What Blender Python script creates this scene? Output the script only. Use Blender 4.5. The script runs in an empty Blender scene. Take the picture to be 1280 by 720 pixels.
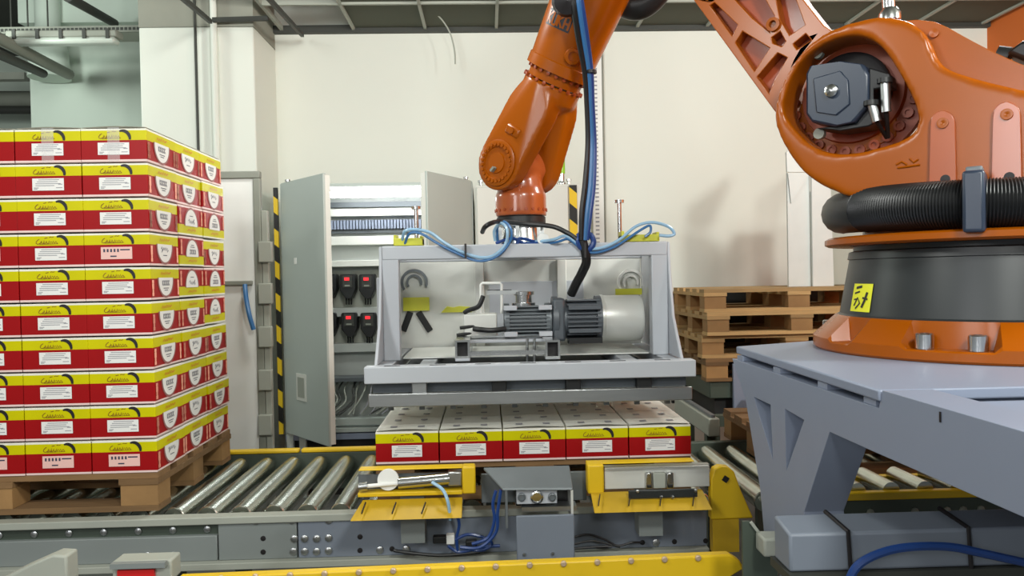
import bpy, bmesh, math, random
from mathutils import Vector, Matrix
from mathutils.geometry import tessellate_polygon
random.seed(7)
SC = bpy.context.scene
COL = SC.collection
R_ = math.radians

# ------------------------------------------------------------------ camera
FPX = 950.0
CAM = Vector((0, 0, 1.6))
_psi, _tau, _roll = math.atan(30 / FPX), math.atan(16 / FPX), R_(1.1)
CF = Vector((math.sin(_psi) * math.cos(_tau), math.cos(_psi) * math.cos(_tau), -math.sin(_tau)))
_r = CF.cross(Vector((0, 0, 1))).normalized(); _u = _r.cross(CF)
CR = _r * math.cos(_roll) - _u * math.sin(_roll)
CU = _u * math.cos(_roll) + _r * math.sin(_roll)
cd = bpy.data.cameras.new('camera'); cam = bpy.data.objects.new('camera', cd); COL.objects.link(cam)
cd.sensor_width = 36; cd.lens = FPX / 1280 * 36; cd.clip_start = 0.05; cd.clip_end = 100
m = Matrix((CR, CU, -CF)).transposed().to_4x4(); m.translation = CAM
cam.matrix_world = m
SC.camera = cam

# ------------------------------------------------------------------ world, lights, exposure
w = bpy.data.worlds.new('hall'); SC.world = w; w.use_nodes = True
bg = w.node_tree.nodes['Background']
bg.inputs[0].default_value = (0.95, 1.0, 0.98, 1); bg.inputs[1].default_value = 0.20
SC.view_settings.view_transform = 'Standard'; SC.view_settings.look = 'None'
SC.view_settings.gamma = 1; SC.view_settings.use_curve_mapping = False
SC.view_settings.exposure = 0.36

def hall_or_fill_lamp(x, y, z, p, r=.22, col=(.98, 1, .95)):      # pendant hall lamps and added wall fills, all above and outside the frame
    l = bpy.data.lights.new('hall_or_fill_lamp', 'POINT'); l.shadow_soft_size = r; l.energy = p; l.color = col
    o = bpy.data.objects.new('hall_or_fill_lamp', l); o.location = (x, y, z); COL.objects.link(o)
    return o
hall_or_fill_lamp(3.2, 0.9, 3.25, 250)
hall_or_fill_lamp(1.0, -.5, 3.25, 180)
hall_or_fill_lamp(-1.8, .8, 3.25, 80)
hall_or_fill_lamp(-.2, -2.6, 3.1, 95)
hall_or_fill_lamp(-.7, 3.4, 3.35, 66)  # fill added to brighten the back wall, not a known lamp
hall_or_fill_lamp(2.3, 3.4, 3.35, 62)  # right-hand fill, also added only for the back wall
wl = bpy.data.lights.new('glare_light', 'AREA'); wl.shape = 'RECTANGLE'; wl.size = 1.3; wl.size_y = 1.4; wl.energy = 46; wl.color = (.97, .98, 1)   # added area light for glare on the robot casting; no window known
wo = bpy.data.objects.new('glare_light', wl); wo.location = (-2.7, -2.3, 2.8); COL.objects.link(wo)
wo.rotation_euler = (Vector((1.2, 2.0, 2.0)) - wo.location).to_track_quat('-Z', 'Y').to_euler()
hall_or_fill_lamp(-3.8, 4.8, 3.2, 68, col=(.9, 1, .93))

# ------------------------------------------------------------------ helpers
def lin(c):
    return tuple(((v / 255) / 12.92 if v / 255 <= .04045 else ((v / 255 + .055) / 1.055) ** 2.4) for v in c)

def ray(px, py):
    return CF + CR * ((px - 640) / FPX) + CU * ((360 - py) / FPX)
def P(px, py, Y):
    d = ray(px, py); return CAM + d * (Y / d.y)
def PX(px, py, x):
    d = ray(px, py); return CAM + d * (x / d.x)
def PZ(px, py, z):
    d = ray(px, py); return CAM + d * ((z - CAM.z) / d.z)
def PL(px, py, o, n):
    d = ray(px, py); return CAM + d * ((o - CAM).dot(n) / d.dot(n))

def mat(name, rgb, rough=.5, metal=0., var=.08, scale=9., bump=0., bscale=60., coat=0., stretch=None, emit=0., spec=.5, rand=0.):
    m = bpy.data.materials.new(name); m.use_nodes = True
    nt = m.node_tree; N = nt.nodes; L = nt.links
    b = N['Principled BSDF']
    b.inputs['Roughness'].default_value = rough; b.inputs['Metallic'].default_value = metal
    b.inputs['Specular IOR Level'].default_value = spec
    if coat: b.inputs['Coat Weight'].default_value = coat; b.inputs['Coat Roughness'].default_value = .12
    c = lin(rgb)
    tc = N.new('ShaderNodeTexCoord'); mp = N.new('ShaderNodeMapping'); nz = N.new('ShaderNodeTexNoise')
    L.new(tc.outputs['Object'], mp.inputs[0]); L.new(mp.outputs[0], nz.inputs['Vector'])
    if stretch: mp.inputs['Scale'].default_value = stretch
    nz.inputs['Scale'].default_value = scale; nz.inputs['Detail'].default_value = 5
    mx = N.new('ShaderNodeMix'); mx.data_type = 'RGBA'
    mx.inputs[6].default_value = tuple(max(0, v * (1 - var * 1.6)) for v in c) + (1,)
    mx.inputs[7].default_value = tuple(min(1, v * (1 + var)) for v in c) + (1,)
    L.new(nz.outputs['Fac'], mx.inputs[0]); out = mx.outputs[2]
    if rand:
        oi = N.new('ShaderNodeObjectInfo'); mr = N.new('ShaderNodeMapRange'); mr.inputs[3].default_value = 1 - rand; mr.inputs[4].default_value = 1 + rand * .4
        L.new(oi.outputs['Random'], mr.inputs[0]); mu = N.new('ShaderNodeMix'); mu.data_type = 'RGBA'; mu.blend_type = 'MULTIPLY'; mu.inputs[0].default_value = 1
        L.new(out, mu.inputs[6]); L.new(mr.outputs[0], mu.inputs[7]); out = mu.outputs[2]
    L.new(out, b.inputs['Base Color'])
    if bump:
        n2 = N.new('ShaderNodeTexNoise'); n2.inputs['Scale'].default_value = bscale
        L.new(mp.outputs[0], n2.inputs['Vector'])
        bp = N.new('ShaderNodeBump'); bp.inputs['Strength'].default_value = bump; bp.inputs['Distance'].default_value = .004
        L.new(n2.outputs['Fac'], bp.inputs['Height']); L.new(bp.outputs[0], b.inputs['Normal'])
    if emit:
        b.inputs['Emission Color'].default_value = c + (1,); b.inputs['Emission Strength'].default_value = emit
    return m

def banded(name, axis, stops, rough=.45, src='Generated'):
    m = bpy.data.materials.new(name); m.use_nodes = True
    nt = m.node_tree; N = nt.nodes; L = nt.links; b = N['Principled BSDF']
    b.inputs['Roughness'].default_value = rough; b.inputs['Specular IOR Level'].default_value = .18
    tc = N.new('ShaderNodeTexCoord'); sp = N.new('ShaderNodeSeparateXYZ'); rp = N.new('ShaderNodeValToRGB')
    L.new(tc.outputs[src], sp.inputs[0]); L.new(sp.outputs[axis], rp.inputs[0])
    rp.color_ramp.interpolation = 'CONSTANT'
    e = rp.color_ramp.elements
    while len(e) > 1: e.remove(e[-1])
    for i, (p, c) in enumerate(stops):
        q = e[0] if i == 0 else e.new(p)
        q.position = p; q.color = lin(c) + (1,)
    nz = N.new('ShaderNodeTexNoise'); nz.inputs['Scale'].default_value = 14; L.new(tc.outputs['Object'], nz.inputs['Vector'])
    mr = N.new('ShaderNodeMapRange'); mr.inputs[3].default_value = .9; mr.inputs[4].default_value = 1.08
    L.new(nz.outputs['Fac'], mr.inputs[0])
    mu = N.new('ShaderNodeMix'); mu.data_type = 'RGBA'; mu.blend_type = 'MULTIPLY'; mu.inputs[0].default_value = 1
    L.new(rp.outputs[0], mu.inputs[6]); L.new(mr.outputs[0], mu.inputs[7]); L.new(mu.outputs[2], b.inputs['Base Color'])
    return m

def hazard_mat():
    m = bpy.data.materials.new('hazard_tape'); m.use_nodes = True
    nt = m.node_tree; N = nt.nodes; L = nt.links; b = N['Principled BSDF']; b.inputs['Roughness'].default_value = .5
    tc = N.new('ShaderNodeTexCoord'); mp = N.new('ShaderNodeMapping'); wv = N.new('ShaderNodeTexWave'); rp = N.new('ShaderNodeValToRGB')
    mp.inputs['Rotation'].default_value = (0, R_(-40), 0)
    L.new(tc.outputs['Object'], mp.inputs[0]); L.new(mp.outputs[0], wv.inputs[0])
    wv.bands_direction = 'Z'; wv.inputs['Scale'].default_value = 1.75; rp.color_ramp.interpolation = 'CONSTANT'
    rp.color_ramp.elements[0].color = lin((25, 24, 22)) + (1,); rp.color_ramp.elements[1].color = lin((235, 195, 30)) + (1,)
    rp.color_ramp.elements[1].position = .5
    L.new(wv.outputs['Fac'], rp.inputs[0]); L.new(rp.outputs[0], b.inputs['Base Color'])
    return m

MT = {}
MT['wall'] = mat('painted_wall', (228, 230, 220), .75, var=.03, scale=1.2, bump=.08, bscale=90)
MT['wallgreen'] = mat('pale_green_wall', (204, 216, 204), .8, var=.04, scale=1.5)
MT['concrete'] = mat('bare_concrete', (150, 150, 138), .85, var=.12, scale=3, bump=.15)
MT['orangewall'] = mat('orange_wall', (205, 105, 40), .8, var=.05, scale=2)
MT['floor'] = mat('concrete_floor', (96, 96, 92), .6, var=.15, scale=2.5, bump=.1)
MT['tile'] = mat('dark_ceiling_tile', (84, 87, 74), .9, var=.08, scale=3)
MT['slab'] = mat('ceiling_slab', (62, 64, 58), .9, var=.1, scale=2)
MT['tbar'] = mat('grey_grid_bar', (162, 165, 154), .6, var=.05)
MT['darkpipe'] = mat('dark_pipe', (58, 60, 55), .6, var=.1)
MT['greypipe'] = mat('grey_pipe', (140, 143, 132), .55, var=.08)
MT['orange'] = mat('orange_lacquer', (160, 79, 0), .27, var=.10, scale=3.5, spec=.4)
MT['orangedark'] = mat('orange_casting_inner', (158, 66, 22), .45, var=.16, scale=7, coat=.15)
MT['copper'] = mat('orange_hand_lacquer', (172, 84, 38), .28, var=.12, scale=6, coat=.5)
MT['black'] = mat('black_plastic', (24, 25, 26), .42, var=.15, scale=8)
MT['trunk'] = mat('black_painted_trunk', (40, 44, 45), .38, var=.1, scale=4)
MT['motorblue'] = mat('motor_housing_paint', (44, 55, 72), .35, var=.1, scale=6)
MT['chrome'] = mat('polished_steel', (205, 206, 205), .22, 1, var=.08, scale=12)
MT['steel'] = mat('brushed_steel', (186, 188, 188), .34, 1, var=.12, scale=6, bump=.05, bscale=200, stretch=(1, 8, 8))
MT['roller'] = mat('zinc_roller', (206, 210, 200), .26, 1, var=.28, scale=7, bump=.04, bscale=80)
MT['greypaint'] = mat('grey_painted_steel', (134, 143, 162), .42, var=.05, scale=3)
MT['gripgrey'] = mat('gripper_grey_paint', (186, 190, 196), .4, var=.06, scale=5)
MT['sheet'] = mat('galvanised_sheet', (220, 221, 215), .36, .25, var=.14, scale=3.5, bump=.06, bscale=40)
MT['convgrey'] = mat('conveyor_grey_paint', (128, 134, 132), .5, var=.08, scale=4)
MT['convblue'] = mat('conveyor_blue_grey_paint', (122, 130, 142), .48, var=.08, scale=4)
MT['convgreen'] = mat('conveyor_dark_green', (70, 80, 70), .55, var=.12, scale=6)
MT['yellow'] = mat('yellow_paint', (226, 186, 26), .42, var=.09, scale=7)
MT['yellowdull'] = mat('worn_yellow_paint', (196, 158, 28), .5, var=.2, scale=10)
MT['limeplate'] = mat('yellow_green_plate', (206, 206, 60), .4, var=.1)
MT['cab'] = mat('cabinet_paint', (180, 188, 182), .45, var=.03, scale=3)
MT['cabwhite'] = mat('cabinet_white_paint', (222, 222, 214), .45, var=.03, scale=3)
MT['cabin'] = mat('cabinet_inner_grey', (182, 186, 182), .5, var=.05)
MT['darkgap'] = mat('dark_interior', (34, 34, 33), .7, var=.1)
MT['wood'] = mat('pallet_wood', (182, 148, 98), .75, rand=.35, var=.22, scale=5, bump=.2, stretch=(1, 10, 10))
MT['woodshade'] = mat('shaded_pallet_wood', (132, 100, 64), .8, rand=.3, var=.25, scale=5, bump=.25, stretch=(1, 10, 10))  # pallet wood with the shade under loads put into its colour
MT['woodblock'] = mat('pallet_block_wood', (160, 122, 76), .8, rand=.35, var=.2, scale=7, bump=.2)
MT['hoseblue'] = mat('blue_hose', (58, 112, 165), .3, var=.08)
MT['hosepale'] = mat('pale_blue_hose', (150, 188, 216), .25, var=.06)
MT['hosedark'] = mat('deep_blue_hose', (34, 66, 128), .3, var=.08)
MT['white'] = mat('white_plastic', (235, 235, 230), .4, var=.03)
MT['paper'] = mat('white_paper', (232, 230, 226), .6, var=.03)
MT['pinkpaper'] = mat('pink_printed_paper', (236, 190, 180), .6, var=.05)
MT['cardwhite'] = mat('white_cardboard', (240, 239, 230), .6, var=.07, scale=8)
MT['ink'] = mat('dark_ink', (24, 20, 22), .5, var=.02)
MT['inkred'] = mat('brown_red_ink', (120, 42, 10), .5, var=.02)
MT['inkgrey'] = mat('grey_ink', (150, 150, 155), .6, var=.02)
MT['inkblue'] = mat('blue_black_ink', (60, 62, 82), .5, var=.02)
MT['inkpink'] = mat('pale_pink_ink', (250, 176, 150), .5, var=.05)
MT['badgering'] = mat('badge_outline_ink', (150, 96, 92), .5, var=.03)
MT['card'] = banded('carton_print', 2, [(0, (232, 205, 200)), (.065, (156, 15, 19)), (.645, (204, 196, 0)), (.94, (232, 230, 214)), (.995, (228, 226, 216))], .38)
MT['stickeryellow'] = mat('yellow_sticker', (232, 232, 40), .5, var=.03)
MT['finned'] = mat('grey_motor_paint', (108, 114, 118), .4, .2, var=.08)
MT['finneddark'] = mat('dark_motor_paint', (86, 92, 98), .42, .1, var=.08)
MT['haz'] = hazard_mat()
MT['sheetpale'] = mat('pale_grey_film', (196, 198, 194), .45, var=.06)
MT['hoodgrey'] = mat('dull_grey_sheet', (112, 118, 120), .5, .3, var=.12)
MT['boltpink'] = mat('tarnished_bolt', (206, 180, 150), .4, .4, var=.1)
MT['red'] = mat('red_lens', (205, 30, 30), .3, var=.05)
MT['redglow'] = mat('red_display', (255, 50, 60), .4, emit=.5)
MT['lamp'] = mat('lit_tube', (250, 252, 255), .4, emit=14.0)
MT['green'] = mat('green_lens', (150, 215, 40), .3, var=.05)
MT['hall_tube'] = mat('tube_diffuser', (190, 198, 188), .35, emit=.03)
def film(name, a):
    m = mat(name, (240, 240, 240), .08, var=.02); b = m.node_tree.nodes['Principled BSDF']; b.inputs['Alpha'].default_value = a
    return m
MT['tape'] = film('clear_packing_tape', .16)

class MB:
    def __init__(s): s.v = []; s.f = []; s.mi = []; s.cur = 0
    def add(s, vs, fs):
        o = len(s.v); s.v += [Vector(v) for v in vs]
        s.f += [tuple(i + o for i in f) for f in fs]; s.mi += [s.cur] * len(fs); return s
    def bx(s, x0, x1, y0, y1, z0, z1):
        return s.add([(x0, y0, z0), (x1, y0, z0), (x1, y1, z0), (x0, y1, z0), (x0, y0, z1), (x1, y0, z1), (x1, y1, z1), (x0, y1, z1)],
                     [(3, 2, 1, 0), (4, 5, 6, 7), (0, 1, 5, 4), (1, 2, 6, 5), (2, 3, 7, 6), (3, 0, 4, 7)])
    def obox(s, c, ax, ay, az):     # centre + three half-axis vectors
        c = Vector(c); vs = []
        for k in (-1, 1):
            for i, j in ((-1, -1), (1, -1), (1, 1), (-1, 1)): vs.append(c + ax * i + ay * j + az * k)
        return s.add(vs, [(3, 2, 1, 0), (4, 5, 6, 7), (0, 1, 5, 4), (1, 2, 6, 5), (2, 3, 7, 6), (3, 0, 4, 7)])
    def bar(s, p0, p1, wd, ht, up=(0, 0, 1)):
        p0 = Vector(p0); p1 = Vector(p1); d = (p1 - p0); a = d.normalized(); up = Vector(up)
        sd = a.cross(up)
        if sd.length < 1e-4: sd = a.cross(Vector((0, 1, 0)))
        sd.normalize(); u = sd.cross(a)
        return s.obox((p0 + p1) / 2, d / 2, sd * wd / 2, u * ht / 2)
    def lathe(s, prof, o, ax=(0, 0, 1), n=32, close=True, a0=0, a1=None):
        o = Vector(o); ax = Vector(ax).normalized()
        t = Vector((1, 0, 0)) if abs(ax.x) < .9 else Vector((0, 1, 0))
        e1 = ax.cross(t).normalized(); e2 = ax.cross(e1); vs = []; fs = []; k = len(prof)
        full = a1 is None; cnt = n if full else n + 1
        for i in range(cnt):
            a = 2 * math.pi * i / n if full else a0 + (a1 - a0) * i / n
            dv = e1 * math.cos(a) + e2 * math.sin(a)
            for r, z in prof: vs.append(o + dv * r + ax * z)
        for i in range(n):
            j = (i + 1) % cnt
            for q in range(k - 1): fs.append((i * k + q, j * k + q, j * k + q + 1, i * k + q + 1))
        if close and full:
            if prof[0][0] > 1e-6: fs.append(tuple(i * k for i in range(n))[::-1])
            if prof[-1][0] > 1e-6: fs.append(tuple(i * k + k - 1 for i in range(n)))
        return s.add(vs, fs)
    def cyl(s, p0, p1, r0, r1=None, n=20):
        p0 = Vector(p0); p1 = Vector(p1); L = (p1 - p0).length
        return s.lathe([(r0, 0), (r0 if r1 is None else r1, L)], p0, p1 - p0, n)
    def tube(s, pts, r, n=8, closed=False):
        pts = [Vector(p) for p in pts]; m = len(pts); vs = []; fs = []
        T = []
        for i in range(m):
            a = pts[(i - 1) % m] if closed or i else pts[i]; b = pts[(i + 1) % m] if closed or i < m - 1 else pts[i]
            T.append((b - a).normalized())
        t = Vector((0, 0, 1)) if abs(T[0].z) < .9 else Vector((1, 0, 0))
        e = T[0].cross(t).normalized()
        for i in range(m):
            e = (e - T[i] * e.dot(T[i])).normalized(); g = T[i].cross(e)
            rr = r[i] if isinstance(r, (list, tuple)) else r
            for j in range(n):
                a = 2 * math.pi * j / n; vs.append(pts[i] + e * (rr * math.cos(a)) + g * (rr * math.sin(a)))
        for i in range(m if closed else m - 1):
            i2 = (i + 1) % m
            for j in range(n): fs.append((i * n + j, i * n + (j + 1) % n, i2 * n + (j + 1) % n, i2 * n + j))
        if not closed: fs += [tuple(range(n))[::-1], tuple((m - 1) * n + j for j in range(n))]
        return s.add(vs, fs)
    def prism(s, poly, t, holes=()):   # poly: 3-D planar points; t: thickness vector
        t = Vector(t); loops = [[Vector(p) for p in poly]] + [[Vector(p) for p in h] for h in holes]
        tri = tessellate_polygon(loops); flat = [p for l in loops for p in l]; n = len(flat)
        fs = [tuple(x) for x in tri] + [tuple(i + n for i in reversed(x)) for x in tri]; o = 0
        for l in loops:
            k = len(l)
            for i in range(k): fs.append((o + i, o + (i + 1) % k, n + o + (i + 1) % k, n + o + i))
            o += k
        return s.add(flat + [p + t for p in flat], fs)
    def ribbon(s, pts, wd, fn):        # flat stroke: 2-D points mapped to 3-D by fn
        pts = [Vector(p) for p in pts]; vs = []; fs = []
        for i, p in enumerate(pts):
            d = (pts[min(i + 1, len(pts) - 1)] - pts[max(i - 1, 0)]); d = Vector((-d.y, d.x)).normalized()
            ww = wd[i] if isinstance(wd, (list, tuple)) else wd
            vs += [fn(p + d * ww / 2), fn(p - d * ww / 2)]
        for i in range(len(pts) - 1): fs.append((2 * i, 2 * i + 1, 2 * i + 3, 2 * i + 2))
        return s.add(vs, fs)
    def build(s, name, mt, parent=None, bevel=0, smooth=35, remesh=0, sm_it=0, seg=2):
        me = bpy.data.meshes.new(name)
        off = Vector(root_loc(parent)) if parent else Vector((0, 0, 0))
        me.from_pydata([v - off for v in s.v], [], s.f)
        ms = mt if isinstance(mt, (list, tuple)) else [mt]
        for q in ms: me.materials.append(MT[q] if isinstance(q, str) else q)
        if len(ms) > 1: me.polygons.foreach_set('material_index', s.mi)
        bm = bmesh.new(); bm.from_mesh(me); bmesh.ops.recalc_face_normals(bm, faces=bm.faces); bm.to_mesh(me); bm.free()
        if smooth:
            me.polygons.foreach_set('use_smooth', [True] * len(me.polygons))
            me.set_sharp_from_angle(angle=R_(smooth))
        o = bpy.data.objects.new(name, me); COL.objects.link(o)
        if parent: o.parent = parent
        if remesh:
            q = o.modifiers.new('remesh', 'REMESH'); q.mode = 'VOXEL'; q.voxel_size = remesh; q.use_smooth_shade = True
            if sm_it: q = o.modifiers.new('smooth', 'SMOOTH'); q.iterations = sm_it; q.factor = .5
        elif bevel:
            q = o.modifiers.new('bevel', 'BEVEL'); q.width = bevel; q.segments = seg; q.limit_method = 'ANGLE'; q.angle_limit = R_(40)
        return o

def root_loc(o):
    v = Vector((0, 0, 0))
    while o is not None: v += o.location; o = o.parent
    return v
def thing(name, label, cat, loc=(0, 0, 0), group=None):
    o = bpy.data.objects.new(name, None); o.empty_display_size = .1; COL.objects.link(o); o.location = loc
    return tag(o, label, cat, group)
def tag(o, label, cat, group=None):
    o['label'] = label; o['category'] = cat
    if group: o['group'] = group
    return o
def struct(o, label=None):
    o['kind'] = 'structure'
    if label: o['label'] = label
    return o
def share(src, parent, loc=(0, 0, 0)):
    c = src.copy(); COL.objects.link(c); c.parent = parent; c.location = loc; return c
def copy_tree(o, parent=None):
    c = o.copy(); COL.objects.link(c); c.parent = parent
    for ch in list(o.children): copy_tree(ch, c)
    return c
def spline(pts, k=6, closed=False):
    pts = [Vector(p) for p in pts]; n = len(pts); out = []
    rng = n if closed else n - 1
    for i in range(rng):
        g = (lambda q: pts[q % n]) if closed else (lambda q: pts[min(max(q, 0), n - 1)])
        a, b, c, d = g(i - 1), g(i), g(i + 1), g(i + 2)
        for j in range(k):
            t = j / k
            out.append(.5 * ((2 * b) + (c - a) * t + (2 * a - 5 * b + 4 * c - d) * t * t + (3 * b - a - 3 * c + d) * t ** 3))
    if not closed: out.append(pts[-1])
    return out
def simple(name, mt, label, cat, fill, bevel=0, group=None, loc=None):
    mb = MB(); fill(mb)
    r = None
    o = mb.build(name, mt, None, bevel)
    return tag(o, label, cat, group)

# ================================================================== SETTING
WY = 6.3            # back wall
CZ = 3.63           # suspended ceiling height
o = MB().bx(-8, 7, -3, 11, -.1, 0).build('floor', 'floor'); struct(o, 'grey concrete floor under the conveyors')
o = MB().bx(-1.70, 4.6, WY, WY + .2, 0, 3.95).build('wall_back', 'wall'); struct(o, 'off-white painted back wall')
o = MB().bx(4.24, 4.6, 1.0, WY, 0, 3.95).build('wall_right', 'orangewall'); struct(o, 'orange painted side wall')
o = MB().bx(-4.08, -1.9, 7.0, 7.2, 0, 4.3).bx(-4.08, -1.9, 6.85, 7.0, 3.9, 4.3).build('wall_left', 'wallgreen'); struct(o, 'pale green far wall left of the column')
o = MB().bx(-9, -3.0, 9.2, 9.4, 0, 4.3).build('wall_left_far', 'wallgreen'); struct(o, 'farthest pale wall at the left edge')
pil = MB().bx(-2.537, -1.70, 5.72, WY + .2, 0, 3.48).build('column_pillar', 'wall', None, .01); struct(pil, 'white painted square column behind the carton stack')
MB().bx(-2.537, -1.70, 5.72, WY + .2, 3.481, 4.3).build('column_head', 'concrete', pil)
ceil = MB().bx(-9, 4.6, -1.5, 9.4, 4.3, 4.45).build('ceiling', 'slab'); struct(ceil, 'dark ceiling slab above the suspended grid')
# suspended tiles and T-bars over the main hall, open bay near the column
tile = MB().bx(-.282, .282, -.288, .288, CZ + .006, CZ + .02).build('ceiling_tile', 'tile', ceil)
first = True
gx0, gy1 = -1.63, WY - .02
for i in range(10):
    for j in range(4):
        if i == 0 and j < 2: continue
        q = tile if first else share(tile, ceil); first = False
        q.location = (gx0 + .29 + .58 * i, gy1 - .3 - .6 * j, 0)
tb = MB().bx(-.012, .012, -1.2, 1.2, CZ - .012, CZ + .03).build('ceiling_grid_bar', 'tbar', ceil)
for i in range(11):
    q = tb if i == 0 else share(tb, ceil); q.location = (gx0 + .58 * i, gy1 - 1.2, 0)
cb = MB().bx(-3, 3, -.012, .012, CZ - .012, CZ + .03).build('ceiling_grid_bar', 'tbar', ceil)
for j in range(4):
    q = cb if j == 0 else share(cb, ceil); q.location = (gx0 + 3, gy1 - .6 * j - .6, 0)
MB().bx(-1.699, 4.239, WY - .05, WY, CZ - .03, CZ + .03).build('ceiling_edge_angle', 'darkpipe', ceil)
# duct above the open bay
o = MB().bx(-1.58, -1.12, 4.6, 6.05, 3.78, 4.05).build('air_duct', 'tbar', None, .01); tag(o, 'pale sheet-metal air duct above the open ceiling bay beside the column', 'duct')
# loose wire hanging from the ceiling
pts = spline([P(447, 12, 5.9), P(470, 8, 5.9), P(500, 5, 5.9), P(530, 7, 5.9), P(549, 21, 6.0), P(562, 40, 6.05), P(568, 62, 6.05), P(569, 80, 6.05)])
o = MB().tube(pts, .006, 6).build('hanging_wire', 'tbar'); tag(o, 'thin loose wire hanging down from the dark ceiling grid', 'wire')
# pipes on the column
for px, r, mt, lb in ((247, .010, 'darkpipe', 'thin dark vertical conduit on the white column'), (270, .024, 'wall', 'white vertical pipe running down the column')):
    a = P(px, 150, 5.69)
    o = MB().cyl((a.x, 5.69, .0), (a.x, 5.69, 4.29), r, n=12).build('wall_pipe', mt); tag(o, lb, 'pipe')
# --- services in the left bay
t = thing('tube_light', 'long tube light fixture hanging in the left bay', 'light', P(80, 46, 5.7))
a, b = P(12, 45, 5.7), P(150, 44, 5.7); b.z = a.z; a.y = b.y = 5.7
MB().bar(a, b, .11, .05).build('housing', 'greypipe', t, .01)
MB().bar(a + Vector((.02, 0, -.045)), b + Vector((-.02, 0, -.045)), .10, .05).build('diffuser', 'hall_tube', t, .02)
for k in range(5):
    c = a.lerp(b, .08 + .21 * k); MB().bx(c.x - .012, c.x + .012, c.y - .062, c.y + .062, c.z - .04, c.z + .03).build('clip', 'darkpipe', t)
for k, px in enumerate((14, 35, 60)):
    c = P(px, 36, 6.0); o = MB().cyl((c.x, 6.0, c.z), (c.x, 6.0, 4.29), .006, n=6).build('hanger_rod', 'darkpipe')
    tag(o, ('leftmost', 'middle', 'rightmost')[k] + ' thin hanger rod above the cable tray in the left bay', 'rod', 'hanger rods of the left cable tray')
t = thing('cable_tray', 'grey perforated cable tray running across the left bay above the tube light', 'cable tray', P(80, 38, 6.0))
a, b = P(-30, 39, 6.0), P(176, 36, 6.0)
MB().bar(a, b, .02, .05).build('front_flange', 'greypipe', t)
MB().bar(a + Vector((0, .12, -.02)), b + Vector((0, .12, -.02)), .24, .008).build('tray_bottom', 'tbar', t)
n = 40; slot = None
for k in range(n):
    c = a.lerp(b, (k + .5) / n) + Vector((0, -.0105, 0))
    if slot is None:
        slot = MB().bx(c.x - .011, c.x + .011, c.y - .001, c.y + .001, c.z - .011, c.z + .011).build('slot', 'darkpipe', t); c0 = c
    else: share(slot, t, c - c0)
for nm, p0, p1, r, mt, lb in (
    ('ceiling_pipe', P(84, -4, 5.5), P(143, 29, 6.6), .035, 'darkpipe', 'dark diagonal pipe near the top of the left bay'),
    ('ceiling_pipe', P(-10, 44, 5.4), P(86, 93, 6.7), .045, 'greypipe', 'grey diagonal pipe at the upper left ending by the pale wall'),
    ('ceiling_pipe', P(-10, 64, 5.4), P(54, 92, 6.4), .035, 'darkpipe', 'dark diagonal pipe below the grey one at the left edge'),
    ('ceiling_pipe', P(-40, 124, 8.6), P(46, 124, 8.6), .09, 'greypipe', 'upper thick horizontal grey pipe on the farthest wall at the left edge'),
    ('ceiling_pipe', P(-40, 137, 8.6), P(46, 137, 8.6), .05, 'darkpipe', 'lower dark horizontal pipe on the farthest wall at the left edge')):
    o = MB().cyl(p0, p1, r, n=14).build(nm, mt); tag(o, lb, 'pipe')
o = MB().bar(P(-40, 97, 7.8), P(34, 96, 7.8), .1, .07).build('cable_tray', 'tbar'); tag(o, 'short pale cable tray far back at the left edge', 'cable tray')
o = MB().lathe([(.17, 0), (.15, .25), (.1, .45), (.10, 1.0)], P(62, 98, 6.8), (0, 0, 1), 20).build('drain_funnel', 'wallgreen'); tag(o, 'pale flared vertical duct end on the far left wall', 'duct')
for k, (p0, p1) in enumerate(((P(224, -6, 4.6), P(263, 27, 5.6)), (P(332, -6, 4.9), P(378, 44, 6.1)))):
    o = MB().bar(p0, p1, .025, .03).build('support_bar', 'darkpipe'); tag(o, ('dark sloping support bar in front of the column head', 'dark sloping support bar in the open ceiling bay')[k], 'bar')
o = MB().bar(P(266, 25, 5.65), P(335, 23, 5.65), .03, .03).build('support_bar', 'darkpipe'); tag(o, 'dark horizontal bar across the column head', 'bar')

# vertical perforated cable channel on the back wall
t = thing('cable_channel', 'tall white slotted cable channel on the back wall behind the blue hoses', 'cable channel', P(748, 300, 6.27))
a = P(747, 200, 6.27)
MB().bx(a.x - .045, a.x + .045, 6.265, WY, .4, CZ - .04).build('channel', 'white', t)
sl = None
for k in range(52):
    z = 1.75 + k * .034
    if sl is None: sl = MB().bx(a.x - .025, a.x + .005, 6.262, 6.266, z, z + .012).build('slot', 'inkgrey', t)
    else: share(sl, t, (0, 0, k * .034))
MB().cyl((a.x + .055, 6.28, .4), (a.x + .055, 6.28, CZ - .04), .008, n=8).build('conduit', 'greypipe', t)

# ================================================================== ELECTRICAL CABINETS
CY = 5.6
cx0, cx1, cz0, cz1 = -1.5, -.10, .47, 2.27
t = thing('electrical_cabinet', 'open grey electrical cabinet with a lit lamp and two swung doors against the back wall', 'cabinet', (-.8, 5.9, 0))
MB().bx(cx0, cx1, CY + .48, CY + .5, cz0, cz1).build('back_panel', 'cabin', t)
MB().bx(cx0, cx0 + .03, CY, CY + .48, cz0, cz1).build('side_panel', 'cab', t)
MB().bx(cx1 - .03, cx1, CY, CY + .48, cz0, cz1).build('side_panel', 'cab', t)
MB().bx(cx0, cx1, CY, CY + .5, cz1, cz1 + .025).build('top_panel', 'cab', t)
MB().bx(cx0 + .03, cx1 - .03, CY, CY + .48, cz0, cz0 + .03).build('bottom_panel', 'cab', t)
MB().bx(cx0 + .02, cx1 - .02, CY + .04, CY + .46, .001, cz0).build('plinth', 'darkgap', t)
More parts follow.
